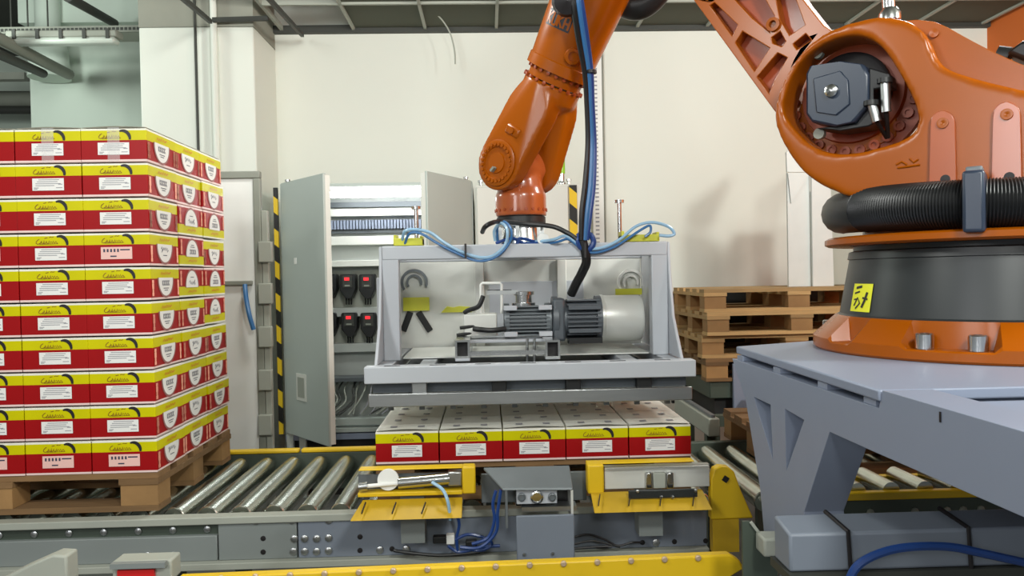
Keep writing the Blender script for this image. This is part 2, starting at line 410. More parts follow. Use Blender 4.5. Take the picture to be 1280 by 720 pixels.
for x in (cx0 + .01, cx0 + .10, cx1 - .05): MB().bx(x, x + .045, CY - .02, CY + .03, 0.001, cz0).build('stand_leg', 'cab', t)
MB().bx(cx0, cx1, CY - .01, CY + .03, cz0 - .05, cz0 - .01).build('base_rail', 'greypaint', t)
o = MB().bx(cx0 + .33, cx1 - .12, CY + .10, CY + .16, 2.205, 2.25).build('cabinet_lamp', 'lamp', t, .01); o['label'] = 'lit white lamp tube'
MB().bx(cx0 + .03, cx1 - .03, CY + .40, CY + .48, 2.085, 2.145).build('cable_duct', 'cabwhite', t, .004)
MB().bx(cx0 + .03, cx1 - .03, CY + .40, CY + .48, 1.86, 1.93).build('cable_duct', 'cabwhite', t, .004)
MB().bx(cx0 + .03, cx1 - .03, CY + .44, CY + .48, 2.16, 2.2).build('mounting_rail', 'finned', t)
tm = None
for k in range(44):
    x = cx0 + .28 + k * .0245
    if tm is None: tm = MB().bx(x, x + .017, CY + .40, CY + .48, 1.985, 2.055).build('terminal', 'greypaint', t); x0_ = x
    else: share(tm, t, (x - x0_, 0, 0))
MB().bx(cx0 + .1, cx1 - .03, CY + .43, CY + .475, 1.955, 1.975).build('terminal_rail', 'finned', t)
MB().bx(cx0 + .03, cx1 - .03, CY + .36, CY + .48, 1.69, 1.74).build('cable_duct', 'cabwhite', t, .004)
for z in (1.30, 1.02): MB().bx(cx0 + .1, cx1 - .1, CY + .38, CY + .48, z, z + .07).build('cable_duct', 'cabin', t, .004)
MB().bx(cx0 + .2, cx1 - .1, CY + .465, CY + .479, 1.09, 1.66).build('mounting_plate', 'tbar', t)
MB().bx(cx0 + .03, cx1 - .03, CY + .30, CY + .48, .80, .83).build('lower_shelf', 'finned', t)
MB().bx(cx0 + .03, cx1 - .03, CY + .02, CY + .08, .52, .565).build('lower_rail', 'cab', t)
for k in range(22):
    x = -1.18 + k * .036 + random.uniform(-.01, .01)
    q = spline([(x, CY + .42, .80), (x + random.uniform(-.03, .03), CY + .3, .74), (x + random.uniform(-.05, .05), CY + .22, .66), (x - .06 + random.uniform(-.05, .05), CY + .15, .57)], 4)
    MB().tube(q, .007, 5).build('wire', random.choice(['tbar', 'greypipe', 'inkgrey', 'darkpipe']), t)
def cab_door(hx, ang, width, sgn, name_label):
    d = Vector((sgn * math.cos(ang), -math.sin(ang), 0)); nn = Vector((d.y, -d.x, 0)) * sgn
    h = Vector((hx, CY - .005, 0)); mb = MB()
    c = h + d * width / 2; c.z = (cz0 + cz1) / 2 + .02
    mb.obox(c, d * width / 2, nn * .01, Vector((0, 0, (cz1 - cz0) / 2 + .01)))
    do = mb.build('door', 'cab', t, .004); do['label'] = name_label
    e = h + d * (width - .012) + nn * -.022; e.z = c.z
    MB().obox(e, d * .012, nn * .02, Vector((0, 0, (cz1 - cz0) / 2))).build('door_edge', 'cabwhite', do, .003)
    return do, h, d, nn
do, h, d, nn = cab_door(cx0 + .015, R_(51), .66, 1, 'grey cabinet door swung open on the left')
fc = 1 if nn.y < 0 else -1
q = h + d * .27 + nn * (.0125 * fc); q.z = .84
MB().obox(q, d * .075, nn * .003, Vector((0, 0, .095))).build('vent_frame', 'cabwhite', do)
MB().obox(q + nn * (.004 * fc), d * .05, nn * .002, Vector((0, 0, .07))).build('vent_grille', 'tbar', do)
q = h + d * .22 + nn * (.012 * fc); q.z = 1.73
MB().obox(q, d * .018, nn * .002, Vector((0, 0, .022))).build('sticker', 'white', do)
cab_door(cx1 - .015, R_(63), .62, -1, 'grey cabinet door swung open on the right')
MB().bx(cx0 - .048, cx0 - .018, CY - .01, CY + .015, cz0, cz1).build('hazard_strip', 'haz', t)
for x in (cx0 + .03, cx0 + .12, cx1 - .05):
    MB().lathe([(.012, 0), (.012, .03), (.02, .03), (.02, .045), (0, .05)], (x, CY + .1, cz1 + .025), n=10).build('lifting_bolt', 'steel', t)
# drives
def drive(px, py, label):
    c = P(px, py, CY + .36); t = thing('variable_speed_drive', label, 'drive', (c.x, CY + .37, c.z - .1), 'black drives inside the open cabinet')
    MB().prism([(c.x - .055, CY + .34, c.z + .095), (c.x + .055, CY + .34, c.z + .095), (c.x + .062, CY + .34, c.z + .08), (c.x + .062, CY + .34, c.z - .02), (c.x + .03, CY + .34, c.z - .095), (c.x - .015, CY + .34, c.z - .095), (c.x - .062, CY + .34, c.z - .03), (c.x - .062, CY + .34, c.z + .08)], (0, .12, 0)).build('body', 'black', t, .006)
    MB().bx(c.x - .038, c.x + .038, CY + .332, CY + .341, c.z - .01, c.z + .085).build('keypad', 'darkpipe', t, .003)
    MB().bx(c.x - .022, c.x + .016, CY + .327, CY + .333, c.z + .046, c.z + .070).build('display', 'redglow', t)
    MB().bx(c.x - .02, c.x + .02, CY + .328, CY + .333, c.z + .0, c.z + .012).build('key_row', 'greypipe', t)
    for k in range(3):
        x = c.x - .02 + .02 * k
        MB().tube([(x, CY + .38, c.z - .09), (x + .005, CY + .36, c.z - .115), (x, CY + .38, c.z - .14)], .006, 6).build('cable', 'black', t)
for row, py in (('upper', 358), ('lower', 406)):
    for nm, px in (('half hidden by the door', 411), ('middle', 437 if row == 'lower' else 435), ('right', 461 if row == 'lower' else 459)):
        drive(px, py, 'black drive with red display in open cabinet, %s row, %s' % (row, nm))
# second cabinet
t = thing('electrical_cabinet', 'closed white electrical cabinet behind the robot wrist with a striped edge', 'cabinet', (.28, 5.9, 0))
MB().bx(-.085, .70, CY, CY + .5, .3, 2.265).build('body', 'cabwhite', t, .006)
MB().bx(-.07, .60, CY - .022, CY - .001, .36, 2.25).build('door', 'cabwhite', t, .006)
MB().bx(.612, .668, CY - .012, CY - .001, .36, 2.255).build('hazard_strip', 'haz', t)
MB().bx(-.06, .68, CY + .03, CY + .47, .001, .3).build('plinth', 'darkgap', t)
for x in (-.04, .05, .62): MB().lathe([(.012, 0), (.012, .03), (.02, .03), (.02, .045), (0, .05)], (x, CY + .08, 2.265), n=10).build('lifting_bolt', 'steel', t)
c = P(702, 228, CY + .12)
t = thing('signal_lamp', 'slim green signal lamp standing on the white cabinet', 'signal lamp', (c.x, CY + .12, 2.266))
MB().lathe([(.035, 0), (.035, .02), (.024, .03), (.024, .09)], (c.x, CY + .12, 2.266), n=14).build('base', 'chrome', t)
MB().lathe([(.028, .0905), (.028, .22), (.024, .225)], (c.x, CY + .12, 2.266), n=14).build('lens', 'green', t)
MB().lathe([(.028, .226), (.028, .30), (.0, .31)], (c.x, CY + .12, 2.266), n=14).build('cap', 'white', t)

# ================================================================== GUARD DOOR beside the stack
GY = 4.3
t = thing('safety_fence', 'white safety fence panel in a grey tube frame between the carton stack and the cabinet', 'fence', (-1.4, GY, 0))
a = P(318, 225, GY); top = P(300, 219, GY).z
MB().bx(-1.75, a.x, GY - .005, GY + .005, .12, top - .02).build('panel', 'white', t)
MB().bx(-1.75, a.x + .035, GY - .02, GY + .02, top - .02, top + .02).build('frame_tube', 'greypipe', t, .005)
MB().bx(a.x - .005, a.x + .035, GY - .02, GY + .02, .001, top - .02).build('frame_tube', 'greypipe', t, .005)
b = P(284, 354, GY - .03)
MB().bx(-1.7, a.x - .02, GY - .03, GY - .006, b.z - .012, b.z + .012).build('middle_bar', 'greypipe', t, .004)
t = thing('guard_post', 'grey square guard post with five clamp blocks beside the open cabinet', 'post', (a.x + .055, GY, 0))
MB().bx(a.x + .037, a.x + .072, GY - .02, GY + .02, .001, top - .2).build('post', 'tbar', t, .004)
for py in (315, 367, 421, 475, 531):
    c = P(332, py, GY - .04); MB().bx(c.x - .038, c.x + .038, GY - .055, GY - .02, c.z - .058, c.z + .058).build('clamp_block', 'tbar', t, .006)
pts = spline([P(306, 356, GY - .05), P(308, 375, GY - .08), P(312, 395, GY - .09), P(317, 412, GY - .08)])
o = MB().tube(pts, .013, 8).build('air_hose', 'hoseblue'); tag(o, 'short blue air hose hanging in front of the white guard panel', 'hose')

# ================================================================== MAIN ROLLER CONVEYOR
t = conv = thing('roller_conveyor', 'long roller conveyor carrying the loaded pallet under the gripper', 'conveyor', (0, 3.3, 0))
ro = None
for k in range(40):
    x = -2.45 + k * .125
    if ro is None:
        ro = MB().lathe([(.012, -.03), (.012, 0), (.038, 0), (.041, .004), (.041, .776), (.038, .78), (.012, .78), (.012, .79)], (x, 2.885, .709), (0, 1, 0), 20).build('roller', 'roller', t); rx = x
    else: share(ro, t, (x - rx, 0, 0))
MB().bx(-2.6, 2.6, 3.70, 3.74, .58, .758).build('far_beam', 'convgreen', t, .004)
MB().bx(-2.6, -.93, 3.695, 3.735, .759, .778).build('far_guard_rail', 'yellow', t, .006)
MB().bx(-.92, .95, 3.695, 3.735, .759, .778).build('far_guard_rail', 'yellow', t, .006)
MB().bx(-2.6, .80, 2.79, 2.845, .71, .738).build('near_flange', 'tbar', t, .004)
MB().bx(-2.6, .80, 2.82, 2.84, .664, .71).build('near_beam_upper', 'convgreen', t)
for x0, x1, m_ in ((-2.6, -1.01, 'convgrey'), (-1.005, -.72, 'convgrey'), (-.715, .80, 'convblue')):
    MB().bx(x0, x1, 2.80, 2.83, .575, .668 if x0 < -1.1 else .71).build('side_panel', m_, t, .003)
MB().bx(-2.6, .80, 2.77, 2.83, .55, .575).build('lower_lip', 'tbar', t, .003)
bo = None
def bolts(lst, y, parent, r=.011, mt='steel', h=.008, name='bolt'):
    src = None
    for x, z in lst:
        if src is None:
            src = MB().lathe([(r, 0), (r, h * .7), (r * .7, h), (0, h)], (x, y, z), (0, -1, 0), 8).build(name, mt, parent); s0 = (x, z)
        else: share(src, parent, (x - s0[0], 0, z - s0[1]))
bolts([(-2.3 + .125 * k, .687) for k in range(11)], 2.82, t, .013)
bolts([(P(x, y, 2.8).x, P(x, y, 2.8).z) for x, y in ((185, 694), (217, 694), (368, 673), (381, 673), (396, 673), (411, 672), (367, 689), (381, 689), (396, 689), (411, 688), (475, 687), (508, 686), (320, 651), (365, 650), (411, 650), (820, 678))], 2.8, t, .014)
bolts([(P(x, y, 2.8).x, P(x, y, 2.8).z) for x, y in ((202, 694), (329, 673), (329, 690), (450, 671), (450, 688), (490, 686), (843, 677), (882, 676), (803, 678))], 2.8, t, .010, 'ink', .002, 'bolt_hole')
for x in (-2.3, -1.2, 0.0, .75, 2.2):
    for y in (2.86, 3.64): MB().bx(x - .03, x + .03, y, y + .06, .001, .60).build('stand_leg', 'convgreen', t)

# near yellow rail conveyor at the bottom of the picture
t = thing('guard_rail', 'bolted yellow guard rail in the foreground below the gripper', 'rail', (0, 2.2, 0))
MB().prism([(-.905, 2.19, .67), (.66, 2.19, .685), (.735, 2.19, .728), (.72, 2.19, .752), (.69, 2.19, .770), (-.905, 2.19, .752)], (0, .035, 0)).build('rail', 'yellow', t, .005)
bolts([(-.88 + .0985 * k, .748 + .0108 * k / 10) for k in range(16)], 2.19, t, .009, 'boltpink', .008)
MB().bx(-.9, .60, 2.226, 2.30, .56, .67).build('beam', 'convgreen', t)
for x in (-.8, .5): MB().bx(x - .03, x + .03, 2.235, 2.29, .001, .58).build('stand_leg', 'convgreen', t)
t = thing('guide_post', 'pale grey slanted guide profile in the bottom left corner', 'guide', (-1.3, 2.1, 0))
a = [P(-30, 740, 2.1), P(25, 712, 2.1), P(66, 694, 2.1), P(83, 695, 2.1), P(85, 740, 2.1)]
MB().prism(a, (0, .06, 0)).build('profile', 'tbar', t, .006)
MB().bx(a[0].x, a[-1].x, 2.11, 2.15, .001, a[0].z + .02).build('foot', 'greypipe', t)
t = thing('light_sensor', 'small grey sensor box with a red window at the bottom left', 'sensor', P(187, 712, 2.2))
a, b = P(140, 730, 2.2), P(214, 700, 2.2)
MB().bx(a.x, b.x, 2.2, 2.27, a.z, b.z).build('housing', 'tbar', t, .006)
MB().bx(a.x + .02, b.x - .045, 2.19, 2.1995, a.z, b.z - .022).build('red_window', 'red', t)
MB().bx(a.x + .005, b.x - .01, 2.18, 2.1995, b.z - .015, b.z).build('hood', 'convgrey', t)
MB().bx(a.x + .05, b.x - .05, 2.21, 2.25, .001, a.z).build('bracket', 'convgrey', t)

# ================================================================== PALLETS
def pallet_parts(root, mt):
    for i in range(5):
        y = .06 + i * .17; MB().bx(-.6, .6, -.4 + y - .055, -.4 + y + .055, .122, .144).build('top_board', mt, root, 0, 0)
    for x in (-.53, 0, .53): MB().bx(x - .0725, x + .0725, -.4, .4, .1, .1215).build('cross_board', mt, root, 0, 0)
    for x in (-.53, 0, .53):
        for y in (-.34, 0, .34): MB().bx(x - .068, x + .068, y - .055, y + .055, .022, .0995).build('block', 'woodblock', root, 0, 0)
    for y in (-.34, 0, .34): MB().bx(-.6, .6, y - .055, y + .055, 0, .0215).build('bottom_board', mt, root, 0, 0)
def rot_root(r, a): r.rotation_euler = (0, 0, a)
pal_new = thing('wooden_pallet', 'x', 'pallet'); pallet_parts(pal_new, 'wood')
pal_shaded = thing('wooden_pallet', 'x', 'pallet'); pallet_parts(pal_shaded, 'woodshade')
used = set()
def pallet(src, label, x, y, z, a=0, group=None):
    r = src if src.name not in used else copy_tree(src); used.add(src.name)
    r.location = (x, y, z); rot_root(r, a); r['label'] = label
    if group: r['group'] = group
    elif 'group' in r: del r['group']
    return r
STX = -1.238          # right face of the carton stack
pallet(pal_shaded, 'wooden pallet under the tall stack of red and yellow cartons', STX - .6, 3.245, .7505)
pallet(pal_shaded, 'wooden pallet under the single carton layer below the gripper', .165, 3.28, .7505)
pallet(pal_shaded, 'lone wooden pallet lying beside the grey pedestal leg', 1.80, 3.47, .7505)
for k, (dx, dy, a, s) in enumerate(((0, 0, .006, pal_shaded), (-.012, .01, -.01, pal_new), (.004, -.015, .012, pal_new), (0, 0, -.004, pal_new))):
    pallet(s, 'wooden pallet in the stack behind the robot, %s' % ('bottom one', 'second from the bottom', 'third from the bottom', 'topmost')[k],
           1.95 + dx, 5.1 + dy, .910 + .1445 * k, a, 'pallets stacked behind the robot')
t = thing('pallet_magazine', 'dark green pallet magazine frame under the pallet stack', 'frame', (1.95, 5.1, 0))
MB().bx(1.38, 2.5, 4.72, 5.45, .80, .908).build('top_frame', 'convgreen', t, .006)
MB().bx(1.42, 2.45, 4.76, 5.4, .62, .80).build('inner_box', 'darkgap', t)
MB().bx(1.36, 2.55, 5.62, 5.66, .62, 1.45).build('gap_shade_plate', 'darkgap', t)  # added dark sheet so the gaps between the pallets look shaded
MB().bx(1.52, 1.75, 4.69, 4.715, .70, 1.02).build('grey_panel', 'greypaint', t, .004)
for x in (1.42, 2.45):
    for y in (4.78, 5.38): MB().bx(x - .03, x + .03, y - .03, y + .03, .001, .62).build('leg', 'convgreen', t)
t = thing('transfer_conveyor', 'short chain transfer conveyor running back from the roller conveyor to the pallet magazine', 'conveyor', (1.4, 4.2, 0))
for x in (1.16, 1.62):
    MB().bx(x - .03, x + .03, 3.90, 4.62, .74, .835).build('rail', 'tbar', t, .006)
    MB().bx(x - .012, x + .012, 3.92, 4.60, .836, .85).build('chain', 'finned', t)
    for y in (3.95, 4.5): MB().bx(x - .025, x + .025, y, y + .05, .001, .739).build('leg', 'convgreen', t)
MB().bx(1.191, 1.589, 4.1, 4.16, .75, .81).build('cross_tie', 'convgreen', t)
# pale folded sheets on top of the pallets
zt = .910 + .1445 * 3 + .1445
t = thing('sheet_cover', 'tall pale grey folded sheet cover standing on the stack of pallets', 'cover', (1.98, 5.0, zt))
Y0 = 5.0
g = lambda px, py, Y=Y0: P(px, py, Y)
b0, b1, b2 = g(986, 360), g(1014, 360), g(1040, 360)
top_l, top_m, top_r = g(984, 216), g(1012, 216), g(1036, 238)
def fz(p, z): return Vector((p.x, p.y, z))
MB().prism([fz(b0, zt), fz(b1, zt), top_m, top_l], (0, .02, 0)).build('side_sheet', 'sheetpale', t)
MB().prism([fz(b1, zt) + Vector((0, -.03, 0)), fz(b2, zt) + Vector((0, -.03, 0)), top_r + Vector((0, -.03, 0)), top_m + Vector((0, -.03, 0))], (0, .02, 0)).build('front_sheet', 'sheetpale', t)
MB().prism([g(989, 254, Y0 - .012), g(1012, 217, Y0 - .012), g(985, 216, Y0 - .012)], (0, .008, 0)).build('folded_corner', 'sheetpale', t)
MB().prism([g(984, 215, 5.05), g(1012, 215, 5.05), g(1040, 150, 5.05), g(983, 190, 5.05)], (0, .02, 0)).build('upper_sheet', 'sheetpale', t)
MB().bx(b2.x - .02, b2.x + .25, 5.08, 5.35, zt, 2.15).build('rear_box', 'tbar', t, .01)

# ================================================================== CARTONS
CW, CD, CH = .239, .262, .1275
def ribs(mb, poly, wd, u0, v0, su, sv, y):
    mb.ribbon([Vector((u0 + p[0] * su, v0 + p[1] * sv)) for p in poly], wd, lambda q: Vector((q.x, y, q.y)))
proto = {}
def pmesh(key, mb, mt, bevel=0):
    o = mb.build(key[0], mt, None, bevel, 0); COL.objects.unlink(o); proto[key[1]] = o
# local frame: origin at centre of the bottom, front face at y=-CD/2
g2 = .0012
mb = MB().bx(-CW / 2 + g2, CW / 2 - g2, -CD / 2 + g2, CD / 2 - g2, .0, CH - .006); pmesh(('body', 'body'), mb, 'card', .0015)
# top flaps, slightly bulged
mb = MB()
n = 10
for s0, s1 in ((-CD / 2 + .002, -.001), (.001, CD / 2 - .002)):
    vs = []; fs = []
    for i in range(n + 1):
        u = i / n; x = -CW / 2 + .003 + u * (CW - .006); hz = .0022 + .0045 * math.sin(math.pi * u) ** 1.5
        vs += [(x, s0, CH - .0035 + (hz if s0 < -.01 else .002)), (x, s1, CH - .0035 + (.002 if s0 < -.01 else hz))]
    for i in range(n): fs.append((2 * i, 2 * i + 2, 2 * i + 3, 2 * i + 1))
    mb.add(vs, fs)
pmesh(('top_flaps', 'flaps'), mb, 'cardwhite')
mb = MB()
for x in (-.055, .05):
    for y in (-CD * .3, CD * .22): mb.add([(x - .013, y - .014, CH + .0035), (x + .013, y - .014, CH + .0035), (x + .013, y + .014, CH + .0035), (x - .013, y + .014, CH + .0035)], [(0, 1, 2, 3)])
for i in range(4):
    m_ = MB(); m_.add(mb.v[4 * i:4 * i + 4], [(0, 1, 2, 3)]); pmesh(('handling_mark', 'mark%d' % i), m_, 'inkgrey')
fy = -CD / 2 - .0004
def rect(mb, x0, x1, z0, z1, y=fy): mb.add([(x0, y, z0), (x1, y, z0), (x1, y, z1), (x0, y, z1)], [(0, 1, 2, 3)])
lx0, lx1, lz0, lz1 = -CW * .24, CW * .235, CH * .20, CH * .55
mb = MB(); rect(mb, lx0, lx1, lz0, lz1); pmesh(('paper_label', 'label'), mb, 'paper')
mb = MB(); rect(mb, lx0, lx1, lz0, lz1); pmesh(('paper_label', 'labelpink'), mb, 'pinkpaper')
mb = MB(); yy = fy - .0004
for z, a, b in ((.88, .2, .85), (.72, .15, .8), (.56, .1, .9), (.40, .1, .7), (.22, .05, .2), (.22, .75, .95), (.12, .05, .16), (.5, .82, .95)):
    zz = lz0 + (lz1 - lz0) * z; rect(mb, lx0 + (lx1 - lx0) * a, lx0 + (lx1 - lx0) * b, zz - .0013, zz + .0013, yy)
pmesh(('label_print', 'lprint'), mb, 'inkgrey')
mb = MB()
for a in (.08, .19, .30, .41, .52): rect(mb, lx0 + (lx1 - lx0) * a, lx0 + (lx1 - lx0) * (a + .06), lz0 + .026, lz1 - .007, yy)
rect(mb, lx0 + (lx1 - lx0) * .62, lx1 - .008, lz1 - .013, lz1 - .008, yy); rect(mb, lx0 + (lx1 - lx0) * .3, lx0 + (lx1 - lx0) * .5, lz0 + .008, lz0 + .013, yy)
pmesh(('label_print', 'lprintpink'), mb, 'inkblue')
# cursive brand lettering and the black swoosh on the yellow band
mb = MB(); U0, V0, SU, SV = -CW * .22, CH * .655, CW * .33, CH * .25
ribs(mb, [(.14, .62), (.06, .5), (.0, .3), (.0, .14), (.06, .06), (.14, .1), (.2, .22)], .0018, U0, V0, SU, SV, fy)
ribs(mb, [(.2, .1), (.24, .45), (.27, .12), (.33, .12), (.37, .5), (.36, .12), (.43, .14), (.47, .42), (.50, .12), (.56, .12), (.60, .45), (.63, .12), (.69, .38), (.73, .12), (.79, .4), (.83, .12), (.9, .35), (.97, .12)], .0020, U0, V0, SU, SV, fy)
ribs(mb, [(.14, .03), (.5, .05), (1.0, .08)], .0012, U0, V0, SU, SV, fy)
ribs(mb, [(.38, .72), (.52, .80)], .0018, U0, V0, SU, SV, fy); ribs(mb, [(.60, .80), (.66, .88), (.72, .82), (.8, .88)], .0016, U0, V0, SU, SV, fy)
pmesh(('brand_lettering', 'brand'), mb, 'inkred')
mb = MB(); pp = []; ww = []
for i in range(11):
    a = R_(112 - 118 * i / 10); pp.append(Vector((CW * .135 + .027 * math.cos(a), CH * .655 + .030 * math.sin(a)))); ww.append(.003 + .0095 * math.sin(math.pi * (i + 1.0) / 13))
mb.ribbon(pp, ww, lambda q: Vector((q.x, fy, q.y))); pmesh(('swoosh', 'swoosh'), mb, 'ink')
mb = MB(); mb.bx(-.022, .022, -CD / 2 - .0009, -CD / 2 - .0006, .0, CH - .002); pmesh(('packing_tape', 'tape'), mb, 'tape')
mb = MB(); rect(mb, -CW / 2 + .006, -CW / 2 + .02, CH - .02, CH - .006)
# side face (+x)
sx = CW / 2 + .0004
def half_disc(mb, r, cz, ztop, x, y0=0):
    pts = [(x, y0 - math.sqrt(max(0, r * r - (ztop - cz) ** 2)), ztop)]
    a0 = math.asin(min(1, (ztop - cz) / r))
    for i in range(25):
        a = math.pi - a0 + (math.pi + 2 * a0) * i / 24
        pts.append((x, y0 + r * math.cos(a), cz + r * math.sin(a)))
    mb.add(pts[1:], [tuple(range(25))])
mb = MB(); half_disc(mb, .074, .079, CH * .645, sx); pmesh(('badge_outline', 'badgering'), mb, 'badgering')
mb = MB(); half_disc(mb, .064, .077, CH * .645, sx + .0004); pmesh(('badge', 'badge'), mb, 'paper')
def side_word(pts, wd, mb, y0, z0, sy_, sz_): mb.ribbon([Vector((y0 + p[0] * sy_, z0 + p[1] * sz_)) for p in pts], wd, lambda q: Vector((sx + .0008, q.x, q.y)))
mb = MB()
for k in range(5):
    y = -.032 + k * .0135
    side_word([(0, 0), (0, 1)], .004, mb, y, .052, .01, .02); side_word([(.0, .5), (.9, 1)], .003, mb, y, .052, .01, .02); side_word([(.0, .5), (.9, 0)], .003, mb, y, .052, .01, .02)
side_word([(0, 0), (1, 0)], .003, mb, -.024, .042, .048, 1); side_word([(0, 0), (1, 0)], .003, mb, -.016, .034, .032, 1)
pmesh(('badge_lettering', 'bletA'), mb, 'inkblue')
mb = MB()
side_word([(0, .5), (.1, 1), (.16, .3), (.05, -.3), (.25, .4), (.35, .9), (.38, .2), (.5, .9), (.55, .2), (.68, .9), (.7, .2), (.85, .8), (.84, -.2), (1, .3)], .0045, mb, -.033, .056, .064, .016)
side_word([(0, 0), (1, 0)], .003, mb, -.018, .04, .036, 1)
pmesh(('badge_lettering', 'bletB'), mb, 'inkblue')
for sk, y in (('sprintL', -.115), ('sprintR', .115)):
    mb = MB()
    for z, h in ((.014, .013), (.029, .010), (.0405, .020), (.062, .012)): side_word([(0, 0), (0, 1)], .016 if h > .011 else .012, mb, y, z, 1, h)
    side_word([(0, 0), (0, 1)], .010, mb, y, .014, 1, .06)
    pmesh(('side_print', sk), mb, 'inkpink')
mb = MB(); side_word([(0, .2), (.1, .7), (.2, .2), (.3, .6), (.4, .2), (.52, .8), (.6, .3), (.7, .7), (.8, .3), (1, .7)], .003, mb, -.045, CH * .70, .09, CH * .16)
pmesh(('side_lettering', 'slet'), mb, 'red')

def carton(label, group, x, y, z, front=True, side=None, flaps=False, flip=False, pink=False, tape=False, jit=.004):
    r = thing('carton', label, 'carton', (x + random.uniform(-.0006, .0006), y + random.uniform(-.0015, .0015), z), group)
    def put(k, par=None):
        c = proto[k].copy(); COL.objects.link(c); c.parent = par or r; return c
    put('body')
    if flaps:
        put('flaps')
        for i in range(4): put('mark%d' % i)
    if front:
        l = put('labelpink' if pink else 'label'); put('lprintpink' if pink else 'lprint', l)
        put('brand'); put('swoosh')
        if tape: put('tape')
    if side:
        put('badgering'); b = put('badge'); put('bletA' if side == 'A' else 'bletB', b); put('sprintL'); put('sprintR'); put('slet')
    if flip: r.rotation_euler = (math.pi, 0, 0); r.location.z = z + CH - .004
    else: r.rotation_euler = (0, 0, random.uniform(-jit, jit))
    return r
ORD = ['top', 'second', 'third', 'fourth', 'fifth', 'sixth', 'seventh', 'eighth', 'ninth', 'bottom']
SG = 'cartons on the tall stack at the left'
FY = 2.845
sz0 = .7505 + .1445
for L in range(10):
    z = sz0 + (9 - L) * .1278
    lean = (9 - L) * .0012
    lay = {0: 'top', 9: 'bottom'}.get(L, ORD[L])
    lname = '%s layer%s' % (lay, '' if L in (0, 9) else ' from the top')
    for c in range(5):
        cn = ('at the corner', 'second from the corner', 'at the picture edge', 'fourth from the corner', 'fifth from the corner')[c]
        carton('stacked red-yellow carton, %s, front face, %s' % (lname, cn), SG,
               STX - CW * (c + .5) - lean * .6 + random.uniform(-.002, .002), FY + CD / 2, z, True, ('A' if (L not in (3, 9)) else 'B') if c == 0 else None,
               flaps=(L == 0), pink=(L == 9 or (L == 3 and c != 1)), tape=(L == 0) and c in (0, 1))
    for c in (1, 2):
        flip = (L, c) in ((2, 1), (2, 2), (3, 1), (4, 1), (4, 2), (5, 2))
        carton('stacked red-yellow carton, %s, side face, %s' % (lname, 'middle one' if c == 1 else 'rearmost'), SG,
               STX - CW / 2 - lean * .6 + random.uniform(-.004, .004), FY + CD * (c + .5) + .002 * c, z, False, 'AB'[(L + c) % 2], flaps=(L == 0 and not flip), flip=flip)
GG = 'cartons in the layer below the gripper'
for rrow in range(3):
    for c in range(5):
        carton('red and yellow carton below the gripper, %s row, %s' % (('front', 'middle', 'rear')[rrow], ('leftmost', 'second from left', 'centre', 'second from right', 'rightmost')[c]), GG,
               -.437 + CW * 1.006 * (c + .5), 2.872 + CD * (rrow + .5) + .003 * rrow, sz0, rrow == 0, 'A' if (c == 4) else None, flaps=True, jit=.006)

# ================================================================== GRIPPER
GX = .155
t = grip = thing('layer_gripper', 'large grey sheet-metal layer gripper with motors hanging over the row of cartons', 'gripper', (GX, 3.3, 1.04))
gw = .622
# lower frame
MB().bx(GX - gw, GX + gw, 2.83, 2.90, 1.205, 1.268).build('front_beam', 'gripgrey', t, .004)
for k in range(7):
    x = GX - .52 + k * .17; MB().bx(x - .03, x + .03, 2.852, 2.862, 1.2685, 1.2695).build('slot', 'ink', t)
MB().bx(GX - gw + .02, GX - gw + .09, 2.90, 3.72, 1.205, 1.262).build('side_beam', 'gripgrey', t, .004)
MB().bx(GX + gw - .09, GX + gw - .02, 2.90, 3.72, 1.205, 1.262).build('side_beam', 'gripgrey', t, .004)
MB().bx(GX - gw + .09, GX + gw - .09, 3.64, 3.72, 1.205, 1.262).build('rear_beam', 'gripgrey', t, .004)
for x in (GX - .40, GX + .40): MB().bx(x - .03, x + .03, 2.90, 3.64, 1.215, 1.258).build('cross_beam', 'gripgrey', t, .003)
MB().bx(GX - .52, GX + .52, 2.92, 3.63, 1.206, 1.214).build('floor_plate', 'finned', t)
# sliding plate below
MB().bx(GX - .60, GX + .60, 2.86, 3.70, 1.135, 1.160).build('slide_plate', 'sheet', t, .004)
MB().bx(GX - .61, GX + .61, 2.845, 2.86, 1.115, 1.165).build('slide_plate_edge', 'steel', t, .003)
MB().bx(GX - .60, GX + .60, 2.90, 2.93, 1.162, 1.20).build('guide_rail', 'finneddark', t)
for x in (-.42, -.12, .16, .43): MB().bx(GX + x - .028, GX + x + .028, 2.855, 2.90, 1.162, 1.204).build('carriage', 'steel' if x < -.3 else 'black', t, .003)
for k in range(10):
    x = GX - .54 + k * .12; MB().bx(x - .010, x + .010, 2.95, 2.965, 1.085, 1.134).build('hold_down_tab', 'finned', t)
# uprights, gussets and top frame
FYg, BYg, TZ = 3.10, 3.62, 1.725
for sgn in (-1, 1):
    xo = GX + sgn * .582; xi = GX + sgn * .515
    MB().bx(min(xo, xi), max(xo, xi), FYg - .01, FYg + .05, 1.262, TZ).build('upright', 'gripgrey', t, .004)
    MB().prism([(xo, 2.90, 1.265), (xo, BYg + .03, 1.265), (xo, BYg + .03, TZ), (xo, FYg - .005, TZ), (xo, FYg - .02, 1.60), (xo, 3.03, 1.42), (xo, 2.93, 1.30)], (sgn * .012, 0, 0)).build('side_plate', 'gripgrey', t, .003)
    MB().bx(min(xo, xo + sgn * .04), max(xo, xo + sgn * .04), FYg + .1, FYg + .14, 1.265, 1.60).build('stiffener', 'gripgrey', t, .003)
MB().bx(GX - .582, GX + .582, FYg - .012, FYg + .05, TZ - .055, TZ + .002).build('top_beam', 'gripgrey', t, .005)
MB().bx(GX - .582, GX + .582, BYg, BYg + .04, TZ - .055, TZ).build('top_beam', 'gripgrey', t, .005)
